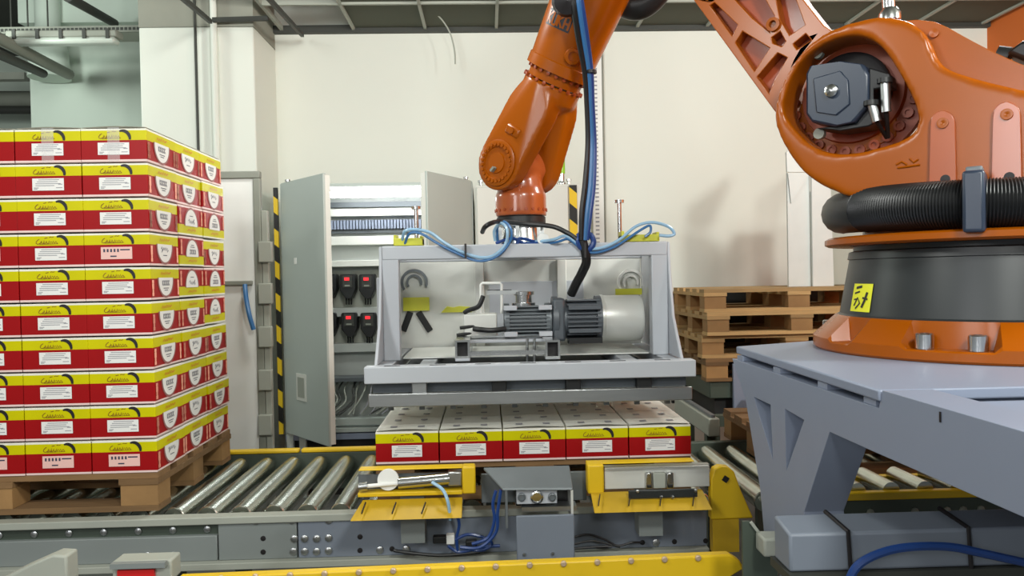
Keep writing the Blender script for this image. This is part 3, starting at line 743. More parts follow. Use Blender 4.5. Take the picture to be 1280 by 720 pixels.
MB().bx(GX - .15, GX + .15, FYg + .05, BYg, TZ - .012, TZ - .001).build('top_plate', 'sheet', t, .002)
# back panel made of three sheets with seams
for x0, x1 in ((-.575, -.20), (-.19, .19), (.20, .575)):
    MB().bx(GX + x0, GX + x1, BYg, BYg + .006, 1.262, TZ - .056).build('back_sheet', 'sheet', t, .002)
for x in (-.195, .195): MB().bx(GX + x - .022, GX + x + .022, BYg - .035, BYg - .001, 1.262, TZ - .056).build('back_post', 'sheet', t, .003)
MB().bx(GX - .15, GX + .30, BYg - .012, BYg - .002, 1.30, 1.57).build('mounting_plate', 'gripgrey', t, .003)
MB().bx(GX - .512, GX + .512, FYg + .05, BYg - .04, 1.2625, 1.268).build('tray_sheet', 'sheet', t)
# arc cut-outs and yellow plates at the ends of the back panel
for px, yl in ((518, 1), (788, 1)):
    c = P(px, 353, BYg - .006)
    for r0, r1, nm in ((.052, .064, 'arc_handle'), (.028, .038, 'arc_handle')):
        mb = MB(); k = 20; vs = []; fs = []
        for i in range(k + 1):
            a = R_(-20 + 235 * i / k)
            for rr in (r0, r1):
                for yv in (BYg - .02, BYg - .004): vs.append((c.x + rr * math.cos(a), yv, c.z + rr * math.sin(a)))
        for i in range(k):
            b = 4 * i
            for q in ((0, 2, 6, 4), (1, 5, 7, 3), (0, 4, 5, 1), (2, 3, 7, 6)): fs.append(tuple(b + w_ for w_ in q))
        mb.add(vs, fs).build(nm, 'white' if px > 600 else 'finned', t)
a, b = P(504, 372, BYg - .02), P(537, 388, BYg - .02); MB().bx(a.x, b.x, BYg - .03, BYg - .02, b.z, a.z).build('yellow_bracket', 'limeplate', t)
a, b = P(769, 361, BYg - .02), P(802, 368, BYg - .02); MB().bx(a.x, b.x, BYg - .03, BYg - .02, b.z, a.z).build('yellow_bracket', 'limeplate', t)
for q in ((P(504, 414, BYg - .02), P(513, 390, BYg - .02)), (P(523, 390, BYg - .02), P(538, 414, BYg - .02))):
    MB().bar(q[0], q[1], .012, .03).build('slanted_catch', 'black', t, .003)
a, b = P(551, 383, BYg - .02), P(590, 390, BYg - .02)
MB().prism([(a.x, BYg - .03, b.z), (b.x, BYg - .03, b.z), (b.x - .01, BYg - .03, a.z - .004), (b.x - .06, BYg - .03, a.z), (a.x + .06, BYg - .03, a.z - .005), (a.x + .03, BYg - .03, a.z)], (0, .01, 0)).build('yellow_clip', 'limeplate', t, .002)
# motors --------------------------------------------------
MY = 3.22
def PM(px, py): return P(px, py or 400, MY)
def finned_motor(x0, x1, zc, r, mt, nm, nf=9, fx=0):
    mb = MB().cyl((x0, MY, zc), (x1, MY, zc), r * .86, n=24); m_ = mb.build(nm, mt, t)
    src = None
    for k in range(nf):
        z = zc - r * .82 + 1.64 * r * k / (nf - 1); hw = math.sqrt(max(.1 * r * r, r * r * 1.12 - (z - zc) ** 2))
        MB().bx(x0 + .008 + fx, x1 - .008, MY - hw, MY - hw * .4, z - .003, z + .003).build('cooling_fin', mt, m_)
    for xs in (x0, x1):
        d = 1 if xs == x0 else -1
        MB().lathe([(r, 0), (r, .022), (r * .9, .024)], (xs, MY, zc), (d, 0, 0), 24).build('end_bell', mt, m_)
    return m_
a, b = PM(630, 0).x, PM(688, 0).x
zc = PM(659, 400).z
m1 = finned_motor(a, b, zc, .072, 'finned', 'motor')
for zz in (PM(640, 384).z, PM(640, 416).z):
    for xx in (a - .002, b - .055): MB().bx(xx, xx + .055, MY - .095, MY - .072, zz - .010, zz + .010).build('terminal_clamp', 'gripgrey', m1, .002)
MB().lathe([(.05, 0), (.05, .012), (.035, .014), (.035, .045), (.045, .046), (.045, .06), (0, .062)], (PM(655, 0).x, MY, PM(655, 382).z), n=24).build('coupling', 'chrome', t)
MB().bx(PM(610, 0).x, PM(640, 0).x, MY - .02, MY, PM(620, 366).z, PM(620, 362).z).build('arm_bar', 'black', t)
a, b = PM(690, 0).x, PM(750, 0).x; zc = PM(720, 398).z
m2 = finned_motor(a, b, zc, .096, 'finneddark', 'blower_motor', 10, .05)
MB().bx(a - .004, a + .05, MY - .085, MY + .02, zc - .09, zc + .09).build('motor_terminal_box', 'finneddark', m2, .012)
for zz in (PM(730, 383).z, PM(730, 411).z): MB().bx(a + .06, b - .01, MY - .112, MY - .085, zz - .009, zz + .009).build('terminal_strip', 'finneddark', m2, .002)
MB().bx(a + .06, b - .005, MY - .1, MY - .03, zc - .098, zc - .075).build('motor_foot', 'black', m2)
a, b = PM(751, 0).x, PM(803, 0).x; zc = PM(775, 398).z
MB().lathe([(.0, 0), (.102, 0), (.102, .012), (.098, .014), (.098, b - a - .01), (.092, b - a), (0, b - a)], (a, MY + .04, zc), (1, 0, 0), 40).build('blower_drum', 'sheet', t)
# valve box with rods, bent handle
a, b = PM(580, 420), PM(621, 391); MB().bx(a.x, b.x, MY - .06, MY + .04, a.z, b.z).build('valve_box', 'sheet', t, .006)
for px, py in ((575, 410), (571, 419)): MB().cyl(P(px, py, MY - .07), P(px + 22, py - 3, MY - .05), .007, n=8).build('valve_pin', 'black', t)
MB().tube(spline([P(592, 411, MY - .09), P(600, 412, MY - .1), P(615, 413, MY - .1), P(632, 411, MY - .08)]), .011, 8).build('elbow_fitting', 'black', t)
MB().tube([P(601, 398, MY - .02), P(601, 356, MY - .02), P(603, 354, MY - .02), P(625, 354, MY - .02), P(627, 356, MY - .02), P(627, 392, MY - .02)], .006, 8).build('bent_rod', 'white', t)
MB().tube(spline([P(604, 370, MY - .03), P(598, 383, MY - .04), P(585, 388, MY - .05), P(580, 392, MY - .05)]), .010, 8).build('valve_cable', 'black', t)
MB().bx(PM(609, 0).x, PM(648, 0).x, MY - .03, MY - .015, PM(620, 368).z, PM(620, 363).z).build('link_bar', 'steel', t)
# motor mount: two open square tubes pointing at the camera, cross plates
for px0, px1 in ((569, 587), (682, 700)):
    a, b = P(px0, 448, 2.95), P(px1, 425, 2.95)
    x0, x1, z0, z1 = a.x, b.x, a.z, b.z
    w_ = .008
    mb = MB(); mb.bx(x0, x1, 2.95, 3.5, z1 - w_, z1).bx(x0, x1, 2.95, 3.5, z0, z0 + w_).bx(x0, x0 + w_, 2.95, 3.5, z0 + w_, z1 - w_).bx(x1 - w_, x1, 2.95, 3.5, z0 + w_, z1 - w_)
    MB().bx(x0, x1, 2.95, 3.5, 1.2695, z0 - .0005).build('tube_spacer', 'gripgrey', t, .002)
    tu = mb.build('square_tube', 'chrome', t); MB().bx(x0 + w_, x1 - w_, 2.99, 3.0, z0 + w_, z1 - w_).build('tube_shade', 'ink', tu)  # black plate stands in for the shade inside the open tube
a, b = P(568, 432, 2.97), P(701, 421, 3.2)
MB().bx(P(569, 430, 2.96).x, P(700, 430, 2.96).x, 3.12, 3.32, b.z - .012, b.z).build('mounting_plate', 'gripgrey', t, .002)
MB().bx(P(587, 440, 2.97).x, P(682, 440, 2.97).x, 2.97, 3.0, P(630, 444, 2.97).z, P(630, 439, 2.97).z).build('cross_bar', 'chrome', t)
for px in (659, 668): MB().cyl(P(px, 452, 3.05), P(px, 423, 3.05), .006, n=8).build('threaded_rod', 'chrome', t)
# top fittings: adapter under the flange
fx, fyy = GX - .003, 3.35
MB().lathe([(.115, TZ), (.115, TZ + .012), (.09, TZ + .014), (.078, TZ + .085), (.10, TZ + .086), (.10, TZ + .098)], (fx, fyy, 0), n=28).build('flange_adapter', 'chrome', t)
for k in range(6):
    a = k * math.pi / 3 + .3; MB().bx(fx + .098 * math.cos(a) - .008, fx + .098 * math.cos(a) + .008, fyy + .098 * math.sin(a) - .008, fyy + .098 * math.sin(a) + .008, TZ + .012, TZ + .085).build('adapter_rib', 'steel', t)
c = P(679, 299, 3.12)
MB().lathe([(.024, 0), (.024, .02), (0, .021)], c + Vector((0, .02, 0)), (0, -1, 0), 20).build('pressure_gauge', 'white', t)
MB().cyl(c + Vector((0, .012, -.05)), c + Vector((0, .012, -.015)), .006, n=8).build('gauge_stem', 'chrome', t)
# yellow-green sensor brackets on the top beam and the upright rods
for x0, x1, y0, y1, rx, rt, rb in ((492, 528, 293, 309, 520, 258, 300), (777, 824, 288, 303, 774, 250, 300)):
    a, b = P(x0, y1, FYg), P(x1, y0, FYg)
    MB().bx(a.x, b.x, FYg - .005, FYg + .08, TZ + .003, TZ + .006 + (b.z - a.z) * .55).build('sensor_bracket', 'limeplate', t, .003)
    MB().bx(a.x, a.x + .012, FYg + .0, FYg + .08, TZ + .006, b.z).build('bracket_cheek', 'limeplate', t, .002)
    MB().bx(b.x - .012, b.x, FYg + .0, FYg + .08, TZ + .006, b.z - .006).build('bracket_cheek', 'limeplate', t, .002)
    c = P(rx, rt, FYg + .1); MB().lathe([(.009, TZ), (.009, c.z - .012), (.02, c.z - .012), (.02, c.z), (0, c.z)], (c.x, FYg + .1, 0), n=12).build('stand_rod', 'chrome', t)
# hoses
H = lambda pts, Y=FYg - .03: [P(p[0], p[1], p[2] if len(p) > 2 else Y) for p in pts]
hp = [((503, 300, 3.1), (506, 289), (520, 287), (538, 291), (555, 303), (575, 314), (600, 322), (618, 319), (632, 305), (634, 287), (626, 279, 3.15), (618, 288, 3.2), (619, 301, 3.22)),
      ((506, 305, 3.1), (512, 292), (526, 292), (545, 303), (566, 314), (596, 326), (620, 321), (637, 303), (639, 287), (630, 277, 3.15), (622, 283, 3.2), (622, 302, 3.22)),
      ((660, 303, 3.2), (690, 300), (706, 295), (720, 303), (735, 311), (755, 309), (775, 299), (795, 283), (815, 278), (835, 283), (843, 292), (836, 295), (824, 294)),
      ((662, 306, 3.2), (694, 303), (710, 299), (725, 309), (742, 316), (765, 310), (782, 300), (800, 288), (812, 282), (813, 290), (806, 296))]
for i, p in enumerate(hp): MB().tube(spline(H(p)), .0065 if i % 2 == 0 else .0055, 8).build('air_hose', 'hosepale' if i % 2 == 0 else 'hoseblue', t)
for p in (((603, 290, 3.12), (606, 284), (614, 279), (626, 277, 3.16), (660, 280, 3.1), (690, 283), (707, 290), (718, 297), (724, 304)),): MB().tube(spline(H(p)), .010, 8).build('black_hose', 'black', t)
for p in (((620, 304, 3.15), (640, 298, 3.13), (655, 304, 3.12), (672, 304, 3.12)), ((628, 306, 3.15), (645, 306, 3.1), (650, 298, 3.12), (668, 302, 3.14))): MB().tube(spline(H(p)), .007, 6).build('air_hose', 'hosedark', t)
MB().tube(spline(H(((728, 300), (733, 325, 3.08), (728, 340, 3.12), (720, 355, 3.15), (714, 368, 3.18)))), .019, 10).build('motor_cable', 'black', t)
for p in ((582, 314), (731, 313)): MB().obox(P(p[0], p[1], FYg - .035), Vector((.004, 0, 0)), Vector((0, .014, 0)), Vector((0, 0, .03))).build('cable_tie', 'ink', t)
MB().tube(spline(H(((722, 296), (728, 292), (738, 294), (742, 303), (736, 312), (726, 309), (722, 300), (727, 296)))), .012, 8).build('hose_coil', 'hosedark', t)

# ================================================================== ROBOT
BC = Vector((1.46, 2.18, 0)); GC = Vector((GX - .003, 3.35, 0))
e = (GC - BC).normalized(); nrm = Vector((-e.y, e.x, 0)) * -1
if nrm.y > 0: nrm = -nrm
Zv = Vector((0, 0, 1))
def RP(px, py, off): return PL(px, py, BC + nrm * off, nrm)
rob = t = thing('industrial_robot', 'large orange palletising robot arm bolted on the grey pedestal', 'robot', (BC.x, BC.y, 1.361))
BZ = 1.361
# base flange with bolt pockets
prof_full = [(.25, BZ), (.470, BZ), (.475, BZ + .006), (.475, BZ + .036), (.464, BZ + .046), (.412, BZ + .096), (.405, BZ + .10), (.25, BZ + .10)]
prof_pock = [(.25, BZ), (.470, BZ), (.475, BZ + .006), (.475, BZ + .026), (.470, BZ + .030), (.415, BZ + .031), (.407, BZ + .10), (.25, BZ + .10)]
n = 180; vs = []; fs = []; k = len(prof_full)
pockets = [(R_(a), R_(h)) for a, h in ((226, 13.5), (186, 6), (268, 13.5), (312, 13), (132, 13), (42, 13), (348, 13))]
for i in range(n):
    a = 2 * math.pi * i / n
    ins = any(abs((a - c + math.pi) % (2 * math.pi) - math.pi) < hw for c, hw in pockets)
    for r, z in (prof_pock if ins else prof_full): vs.append((BC.x + r * math.cos(a), BC.y + r * math.sin(a), z))
for i in range(n):
    j = (i + 1) % n
    for q in range(k): fs.append((i * k + q, j * k + q, j * k + (q + 1) % k, i * k + (q + 1) % k))
MB().add(vs, fs).build('base_flange', 'orange', t, 0, 25)
for c, hw in pockets:
    for da in ((-.135, .135) if hw > .15 else ()):
        x, y = BC.x + .443 * math.cos(c + da), BC.y + .443 * math.sin(c + da)
        MB().lathe([(.022, BZ + .031), (.022, BZ + .068), (.019, BZ + .071), (.011, BZ + .071), (.011, BZ + .062), (0, BZ + .062)], (x, y, 0), n=16).build('anchor_bolt', 'chrome', t)
MB().lathe([(.404, BZ + .099), (.397, BZ + .105), (.368, BZ + .265), (.373, BZ + .267), (.369, BZ + .288), (.356, BZ + .292), (.356, BZ + .305), (.25, BZ + .305)], BC, n=72).build('trunk', 'trunk', t)
MB().lathe([(.25, BZ + .306), (.428, BZ + .306), (.438, BZ + .311), (.438, BZ + .326), (.428, BZ + .332), (.25, BZ + .332)], BC, n=72).build('turntable_disc', 'orange', t)
# yellow sticker on the trunk
a0 = math.atan2(P(1067, 376, 2.0).y - BC.y, P(1067, 376, 2.0).x - BC.x)
vs = []; fs = []
aS = R_(184)
for i in range(7):
    a = aS + (i / 6 - .5) * .25
    for q, z in enumerate((BZ + .115, BZ + .195)):
        r = .397 - (z - BZ - .105) * .181 + .002; vs.append((BC.x + r * math.cos(a), BC.y + r * math.sin(a), z))
for i in range(6): fs.append((2 * i, 2 * i + 2, 2 * i + 3, 2 * i + 1))
st = MB().add(vs, fs).build('warning_sticker', 'stickeryellow', t); st['label'] = 'yellow warning sticker'
mb = MB()
def stk(u, v):
    a = aS + (u - .5) * .25; z = BZ + .115 + .08 * v; r = .397 - (z - BZ - .105) * .181 + .0032
    return Vector((BC.x + r * math.cos(a), BC.y + r * math.sin(a), z))
for pl, wd in (([(.2, .85), (.5, .9)], .09), ([(.15, .65), (.42, .72)], .06), ([(.2, .2), (.35, .5), (.5, .3), (.3, .1)], .07), ([(.62, .15), (.72, .4), (.8, .7)], .1), ([(.6, .5), (.85, .45)], .07), ([(.15, .42), (.3, .45)], .05)):
    mb.ribbon([Vector(p) for p in pl], wd, lambda q: stk(q.x, q.y))
mb.build('sticker_print', 'ink', st)
# corrugated hose round the column
pts = []; rad = []
N_ = 760
for i in range(N_ + 1):
    a = R_(150) + R_(190) * i / N_
    zz = BZ + .412 - .022 * min(1, i / N_ * 1.6); rr = .385
    pts.append((BC.x + rr * math.cos(a), BC.y + rr * math.sin(a), zz)); rad.append(.061 + .0022 * math.sin(i * 1.57) if i > 150 else .0625)
MB().tube(pts, rad, 16).build('corrugated_hose', 'black', t, 0, 60)
a = R_(233); c = Vector((BC.x + .385 * math.cos(a), BC.y + .385 * math.sin(a), BZ + .397)); dr = Vector((math.cos(a), math.sin(a), 0)); tg = Vector((-dr.y, dr.x, 0))
MB().obox(c + dr * .03, dr * .055, tg * .024, Zv * .075).build('hose_clamp', 'motorblue', t, .008)
MB().obox(c + dr * .03 + Zv * .075, dr * .03, tg * .018, Zv * .012).build('clamp_latch', 'finned', t, .004)
# rotating column: rear cheek, core and front casting traced as a profile, with the round motor opening
out_lo = [(968, 150), (971, 122), (984, 90), (1004, 62), (1030, 41), (1062, 28), (1098, 20), (1135, 26), (1158, 45), (1176, 80), (1215, 96), (1280, 112), (1400, 135), (1470, 170), (1480, 250), (1150, 246), (1090, 246), (1062, 246), (1044, 239), (1024, 230), (1000, 211), (980, 182)]
out_hi = [(1165, 120), (1120, 40), (1128, 26), (1168, 27), (1202, 44), (1240, 64), (1300, 90), (1400, 130), (1480, 170), (1490, 296), (1170, 296)]
hole = [(979, 140), (981, 118), (990, 92), (1008, 68), (1036, 51), (1070, 44), (1097, 54), (1117, 80), (1135, 112), (1146, 138), (1146, 158), (1132, 172), (1098, 184), (1056, 192), (1022, 186), (997, 167)]
def sm(pts, k=4): return [(v.x, v.y) for v in (Vector((q.x, q.y)) for q in spline([Vector((p[0], p[1], 0)) for p in pts], k, True))]
def outl(pts, off, k=4, rnd=True): return [RP(x, y, off) for x, y in (sm(pts, k) if rnd else pts)]
zmin = BZ + .34
def clampz(l): return [Vector((p.x, p.y, max(p.z, zmin))) for p in l]
OF = .33
fr = MB().prism(outl(out_lo, OF, 3), nrm * -.13, [outl(hole, OF, 3)])
fr.build('column_casting', 'orange', t, 0, 35, remesh=.0075, sm_it=14)
MB().prism(clampz(outl(out_hi, OF - .05, 2)), nrm * -.5, []).build('column_shoulder', 'orange', t, .02, 35, seg=3)
MB().lathe([(.0, BZ + .333), (.33, BZ + .333), (.33, BZ + .36), (.30, BZ + .46), (.0, BZ + .46)], BC, n=48).build('column_foot', 'orange', t)
c2 = RP(1065, 117, OF - .15)
# reducer face with bolt circle behind the opening
rf = MB().lathe([(0, 0), (.205, 0), (.205, .03), (.15, .03), (.145, .045), (0, .045)], c2 - nrm * .04, nrm, 64).build('reducer_face', 'orangedark', t)
bsrc = None; ux = nrm.cross(Zv).normalized(); 
for k in range(26):
    a = 2 * math.pi * k / 26; q = c2 + (ux * math.cos(a) + Zv * math.sin(a)) * .172 - nrm * .01
    if bsrc is None: bsrc = MB().lathe([(.0155, 0), (.0155, .016), (.008, .016), (.008, .010), (0, .010)], q, nrm, 10).build('reducer_bolt', 'orangedark', rf); q0 = q
    else: share(bsrc, rf, q - q0)
MB().lathe([(.0, .0), (.115, .0), (.115, .035), (.105, .04), (0, .04)], c2 - nrm * .0, nrm, 40).build('motor_flange', 'ink', t)
oct_ = [(1012, 82), (1052, 76), (1080, 80), (1086, 92), (1086, 132), (1068, 152), (1042, 158), (1014, 152), (1007, 142), (1007, 92)]
OM = OF - .02
MB().prism(outl(oct_, OM, 1, False), nrm * -.10).build('joint_motor', 'motorblue', t, .007)
MB().prism(outl([(1016, 98), (1050, 88), (1060, 100), (1062, 130), (1045, 144), (1020, 140)], OM + .006, 1, False), nrm * -.006).build('motor_cover', 'motorblue', t, .003)
MB().lathe([(.02, 0), (.018, .012), (.009, .018), (0, .019)], RP(1040, 114, OM + .006), nrm, 18).build('motor_plug', 'chrome', t)
MB().prism(outl([(1086, 84), (1112, 92), (1114, 108), (1092, 112), (1092, 130), (1086, 134)], OM - .01, 1, False), nrm * -.07).build('connector_box', 'black', t, .004)
MB().prism(outl([(1086, 130), (1096, 130), (1102, 148), (1086, 158), (1050, 164), (1020, 160), (1040, 158), (1070, 154)], OM - .02, 1, False), nrm * -.09).build('motor_skirt', 'black', t, .004)
for p0, p1, p2 in (((1106, 98), (1108, 140), (1110, 172)), ((1089, 126), (1096, 152), (1108, 172))):
    MB().cyl(RP(*p0, OM + .01), RP(*p1, OM + .005), .013, n=12).build('plug_connector', 'steel', t)
    MB().cyl(RP(*p0, OM + .012), RP(p0[0], p0[1] + 6, OM + .012), .02, n=12).build('plug_collar', 'black', t)
    MB().tube([RP(*p1, OM), RP(*p2, OM - .06)], .006, 6).build('plug_cable', 'black', t)
for p in ((1024, 68), (1026, 168)): MB().lathe([(.016, 0), (.016, .02), (0, .021)], RP(*p, OM - .06), nrm, 14).build('lifting_screw', 'greypipe', t)
# raised pads with bolts on the casting
for x0, x1, yt, yb in ((1163, 1194, 138, 236), (1241, 1276, 127, 233)):
    cx = (x0 + x1) / 2; hw = (x1 - x0) / 2
    prof = [(x0 - 2, yb)] + [(cx - hw * math.cos(R_(a)), yt + hw - hw * math.sin(R_(a))) for a in range(0, 181, 20)] + [(x1 + 2, yb)]
    pd = MB().prism(outl(prof, OF + .012, 1, False), nrm * -.03).build('raised_pad', 'copper', t, .004)
    MB().lathe([(.014, 0), (.014, .006), (.006, .007), (0, .004)], RP(cx, yt + 16, OF + .012), nrm, 14).build('pad_bolt', 'orange', pd)
    MB().lathe([(.012, 0), (0, .0005)], RP(cx + 3, yb - 12, OF + .0125), nrm, 14).build('pad_hole', 'ink', pd)
for p in ((1168, 42),): MB().lathe([(.012, 0), (.012, .008), (0, .009)], RP(*p, OF - .05), nrm, 12).build('cap_screw', 'orange', t)
# cast maker's mark
mb = MB()
for pl in ([(1120, 206), (1127, 202), (1134, 206)], [(1122, 210), (1150, 206)], [(1137, 198), (1142, 203), (1148, 199)]): mb.tube([RP(x, y, OF + .001) for x, y in pl], .003, 5)
mb.build('cast_mark', 'orange', t)
# eye bolt
a, b = RP(1112, 26, OF - .1), RP(1110, -6, OF - .1)
MB().cyl(a, b, .017, n=14).build('eye_bolt', 'chrome', t); MB().lathe([(.03, 0), (.03, .02), (.02, .035)], a, Zv, 14).build('eye_bolt_collar', 'chrome', t)
# dark control box at the far right of the column
MB().prism(outl([(1256, 66), (1278, 50), (1340, 40), (1350, 92), (1300, 84)], OF - .35, 1, False), nrm * -.2).build('rear_motor', 'black', t, .012)
MB().cyl(RP(1246, 70, OF - .42), RP(1262, 72, OF - .42), .03, n=14).build('rear_motor_plug', 'black', t)
# link arm: web plate plus ribs
arm_out = [(966, 136), (867, 0), (768, -137), (757, -185), (775, -225), (815, -245), (855, -232), (882, -195), (1003, -2), (1030, 32), (1120, 90), (1120, 170), (1060, 200), (1000, 180)]
OL = .175
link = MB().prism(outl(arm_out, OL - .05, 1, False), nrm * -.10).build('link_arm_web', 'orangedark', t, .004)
pk = [[(887, 7), (893, 3), (922, 31), (915, 45)], [(928, 39), (962, 60), (943, 89), (919, 53)], [(972, 66), (984, 72), (968, 100), (961, 117), (946, 96)],
      [(964, 47), (975, 39), (982, 52), (977, 58), (966, 54)], [(968, -12), (992, -8), (1006, 31), (987, 44), (975, 24)], [(991, 55), (1007, 42), (1014, 50), (996, 62)],
      [(912, -8), (948, -16), (968, 20), (962, 40), (940, 22)],
      [(852, -40), (880, -12), (884, 0), (868, -12), (845, -44)], [(836, -66), (900, -20), (942, -26), (900, -90), (850, -110)], [(838, -75), (812, -110), (800, -130), (842, -112)], [(912, -88), (952, -22), (982, -18), (930, -100)], [(850, -118), (905, -98), (918, -106), (885, -160), (850, -150)]]
MB().prism(outl(arm_out, OL, 1, False), nrm * -.0495, [outl(h, OL, 1, False) for h in pk]).build('link_arm_ribs', 'orange', link, .005, 35, seg=3)
MB().prism(outl(arm_out, OL - .1505, 1, False), nrm * -.05, [outl(h, OL - .1505, 1, False) for h in pk]).build('link_arm_ribs', 'orange', link, .005)
MB().lathe([(.022, 0), (.022, .01), (.012, .011), (.012, 0)], RP(967, 31, OL + .001), nrm, 16).build('link_boss', 'orange', link)
# elbow (above the frame) and upper arm
E = RP(807, -171, 0); FL = RP(697, 92, 0)
MB().cyl(E + nrm * .24, E - nrm * .24, .17, n=40).build('elbow_hub', 'orange', t, .015)
ad = (FL - E).normalized(); La = (FL - E).length
MB().lathe([(.16, -.25), (.165, -.05), (.166, .3), (.158, La - .45), (.136, La - .05), (.141, La - .046), (.141, La - .004), (.118, La - .002), (.116, La + .04)], E, ad, 56).build('upper_arm', 'orange', t)
MB().cyl(E - ad * .25, E - ad * .55, .11, .10, n=28).build('elbow_motor', 'black', t, .01)
# local ring axes on the upper arm facing the camera
def arm_frame():
    vdir = (CAM - FL); vdir = (vdir - ad * vdir.dot(ad)).normalized(); sd = ad.cross(vdir).normalized()
    return vdir, sd
vd, sd = arm_frame()
if sd.dot(CR) < 0: sd = -sd
ux2 = sd
bs = None
for ringpos, rr, cnt in ((La + .004, .123, 22), (La + .045, .128, 22)):
    for k in range(cnt):
        a = 2 * math.pi * k / cnt; dv = vd * math.cos(a) + sd * math.sin(a); q = E + ad * ringpos + dv * (rr - .004)
        MB().lathe([(.008, 0), (.008, .009), (0, .010)], q, dv, 6).build('ring_bolt', 'orangedark', t)
# boss on arm
a = .20; dv = vd * math.cos(a) + sd * math.sin(a); q = E + ad * (La - .095) + dv * .138
bo = MB().lathe([(.034, 0), (.032, .014), (.02, .016), (.02, .010), (0, .010)], q, dv, 20).build('arm_boss', 'orange', t)
# lettering KUKA wrapped on the arm inside a dark outline
def arm_r(s_): return .158 + (.136 - .158) * min(max((s_ - (La - .45)) / .40, 0), 1)
def proj(p):
    q = p - CAM; w_ = q.dot(CF); return 640 + FPX * q.dot(CR) / w_, 360 - FPX * q.dot(CU) / w_
best = (1e9, 0, 0)
for i in range(60):
    for j in range(60):
        s_ = La - .60 + .55 * i / 59; a = -1.3 + 2.2 * j / 59; r = arm_r(s_); x, y = proj(E + ad * s_ + (vd * math.cos(a) + sd * math.sin(a)) * r)
        d_ = (x - 697) ** 2 + (y - 26) ** 2
        if d_ < best[0]: best = (d_, s_, a)
LS, LA = best[1], best[2]
def wrap(u, v, h=.0): # u around, v along towards elbow; metres
    s_ = LS - v; r = arm_r(s_); a = u / r + LA; dv = vd * math.cos(a) + sd * math.sin(a)
    return E + ad * s_ + dv * (r + .001 + h)
def wrap_rect(mb, u0, u1, v0, v1, k=10, h=0):
    vs = []; fs = []
    for i in range(k + 1):
        u = u0 + (u1 - u0) * i / k; vs += [wrap(u, v0, h), wrap(u, v1, h)]
    for i in range(k): fs.append((2 * i, 2 * i + 2, 2 * i + 3, 2 * i + 1))
    mb.add(vs, fs)
mb = MB(); wrap_rect(mb, -.062, .062, -.032, .032); lp = mb.build('logo_outline', 'ink', t)
mb = MB(); S = {'K': [[(0, 0), (0, 1)], [(.62, 1), (.05, .5), (.62, 0)]], 'U': [[(0, 1), (0, .12), (.1, 0), (.5, 0), (.6, .12), (.6, 1)]], 'A': [[(0, 0), (0, .88), (.1, 1), (.5, 1), (.6, .88), (.6, 0)], [(0, .45), (.6, .45)]]}
for i, ch in enumerate('KUKA'):
    for pl in S[ch]:
        mb.ribbon([Vector((-.054 + .029 * i + p[0] * .034, -.024 + p[1] * .048)) for p in pl], .0085, lambda q: wrap(q.x, q.y, .0012))
mb.build('logo_lettering', 'orange', lp)
# wrist fork: cheeks and bridge blended, then hub cover
W = Vector((GC.x, GC.y, P(650, 208, 3.35).z)); fd = (W - FL); Lw = fd.length; fd.normalize(); fs_ = nrm.cross(fd).normalized()
F0 = FL + ad * .035
def hull(mb, pts):
    bm = bmesh.new()
    for p in pts: bm.verts.new(p)
    r = bmesh.ops.convex_hull(bm, input=bm.verts)
    junk = list({g for g in r['geom_interior'] + r['geom_unused'] if isinstance(g, bmesh.types.BMVert)})
    bmesh.ops.delete(bm, geom=junk, context='VERTS')
    bm.verts.index_update(); mb.add([v.co.copy() for v in bm.verts], [tuple(v.index for v in f.verts) for f in bm.faces]); bm.free()
def disc_pts(c, ax, r, t0, t1, n=28):
    ax = ax.normalized(); e1 = ax.cross(Vector((.3, .2, .93))).normalized(); e2 = ax.cross(e1)
    return [c + (e1 * math.cos(2 * math.pi * i / n) + e2 * math.sin(2 * math.pi * i / n)) * r + ax * q for i in range(n) for q in (t0, t1)]
mb = MB()
F0 = FL + ad * .05
for sg in (1, -1):
    hull(mb, disc_pts(F0 + nrm * (sg * .035), ad, .092, 0, .05) + disc_pts(F0 + nrm * (sg * .07) + fd * .13, nrm, .115, -.035, .035) + disc_pts(W, nrm, .116, sg * .085, sg * .15))
mb.lathe([(0, 0), (.125, 0), (.125, .06), (.09, .11), (0, .11)], F0 - ad * .004, ad, 40)
mb.build('wrist_fork', 'orange', t, 0, 35, remesh=.0065, sm_it=8)
hc = MB().lathe([(0, 0), (.098, 0), (.098, .008), (.088, .012), (.068, .012), (.066, .006), (.045, .006), (.043, .012), (0, .012)], W + nrm * .150, nrm, 44).build('hub_cover', 'orange', t)
for k in range(24):
    a = 2 * math.pi * k / 24; q = W + nrm * .162 + (fs_ * math.cos(a) + fd * math.sin(a)) * .078
    MB().lathe([(.0075, 0), (.0075, .006), (0, .006)], q, nrm, 8).build('cover_bolt', 'orange', hc)
MB().bar(W + nrm * .166 + fs_ * -.02 + Zv * -.045, W + nrm * .166 + fs_ * .0 + Zv * -.02, .01, .03, nrm).build('index_mark', 'greypipe', hc)
q = W + nrm * .142 - fd * .15 + fs_ * .01
MB().obox(q, fd * .022, fs_ * .042, nrm * .012).build('wrist_plate', 'orange', t, .01); MB().lathe([(.014, 0), (.014, .008), (0, .009)], q + nrm * .012, nrm, 14).build('wrist_plate_screw', 'orange', t)
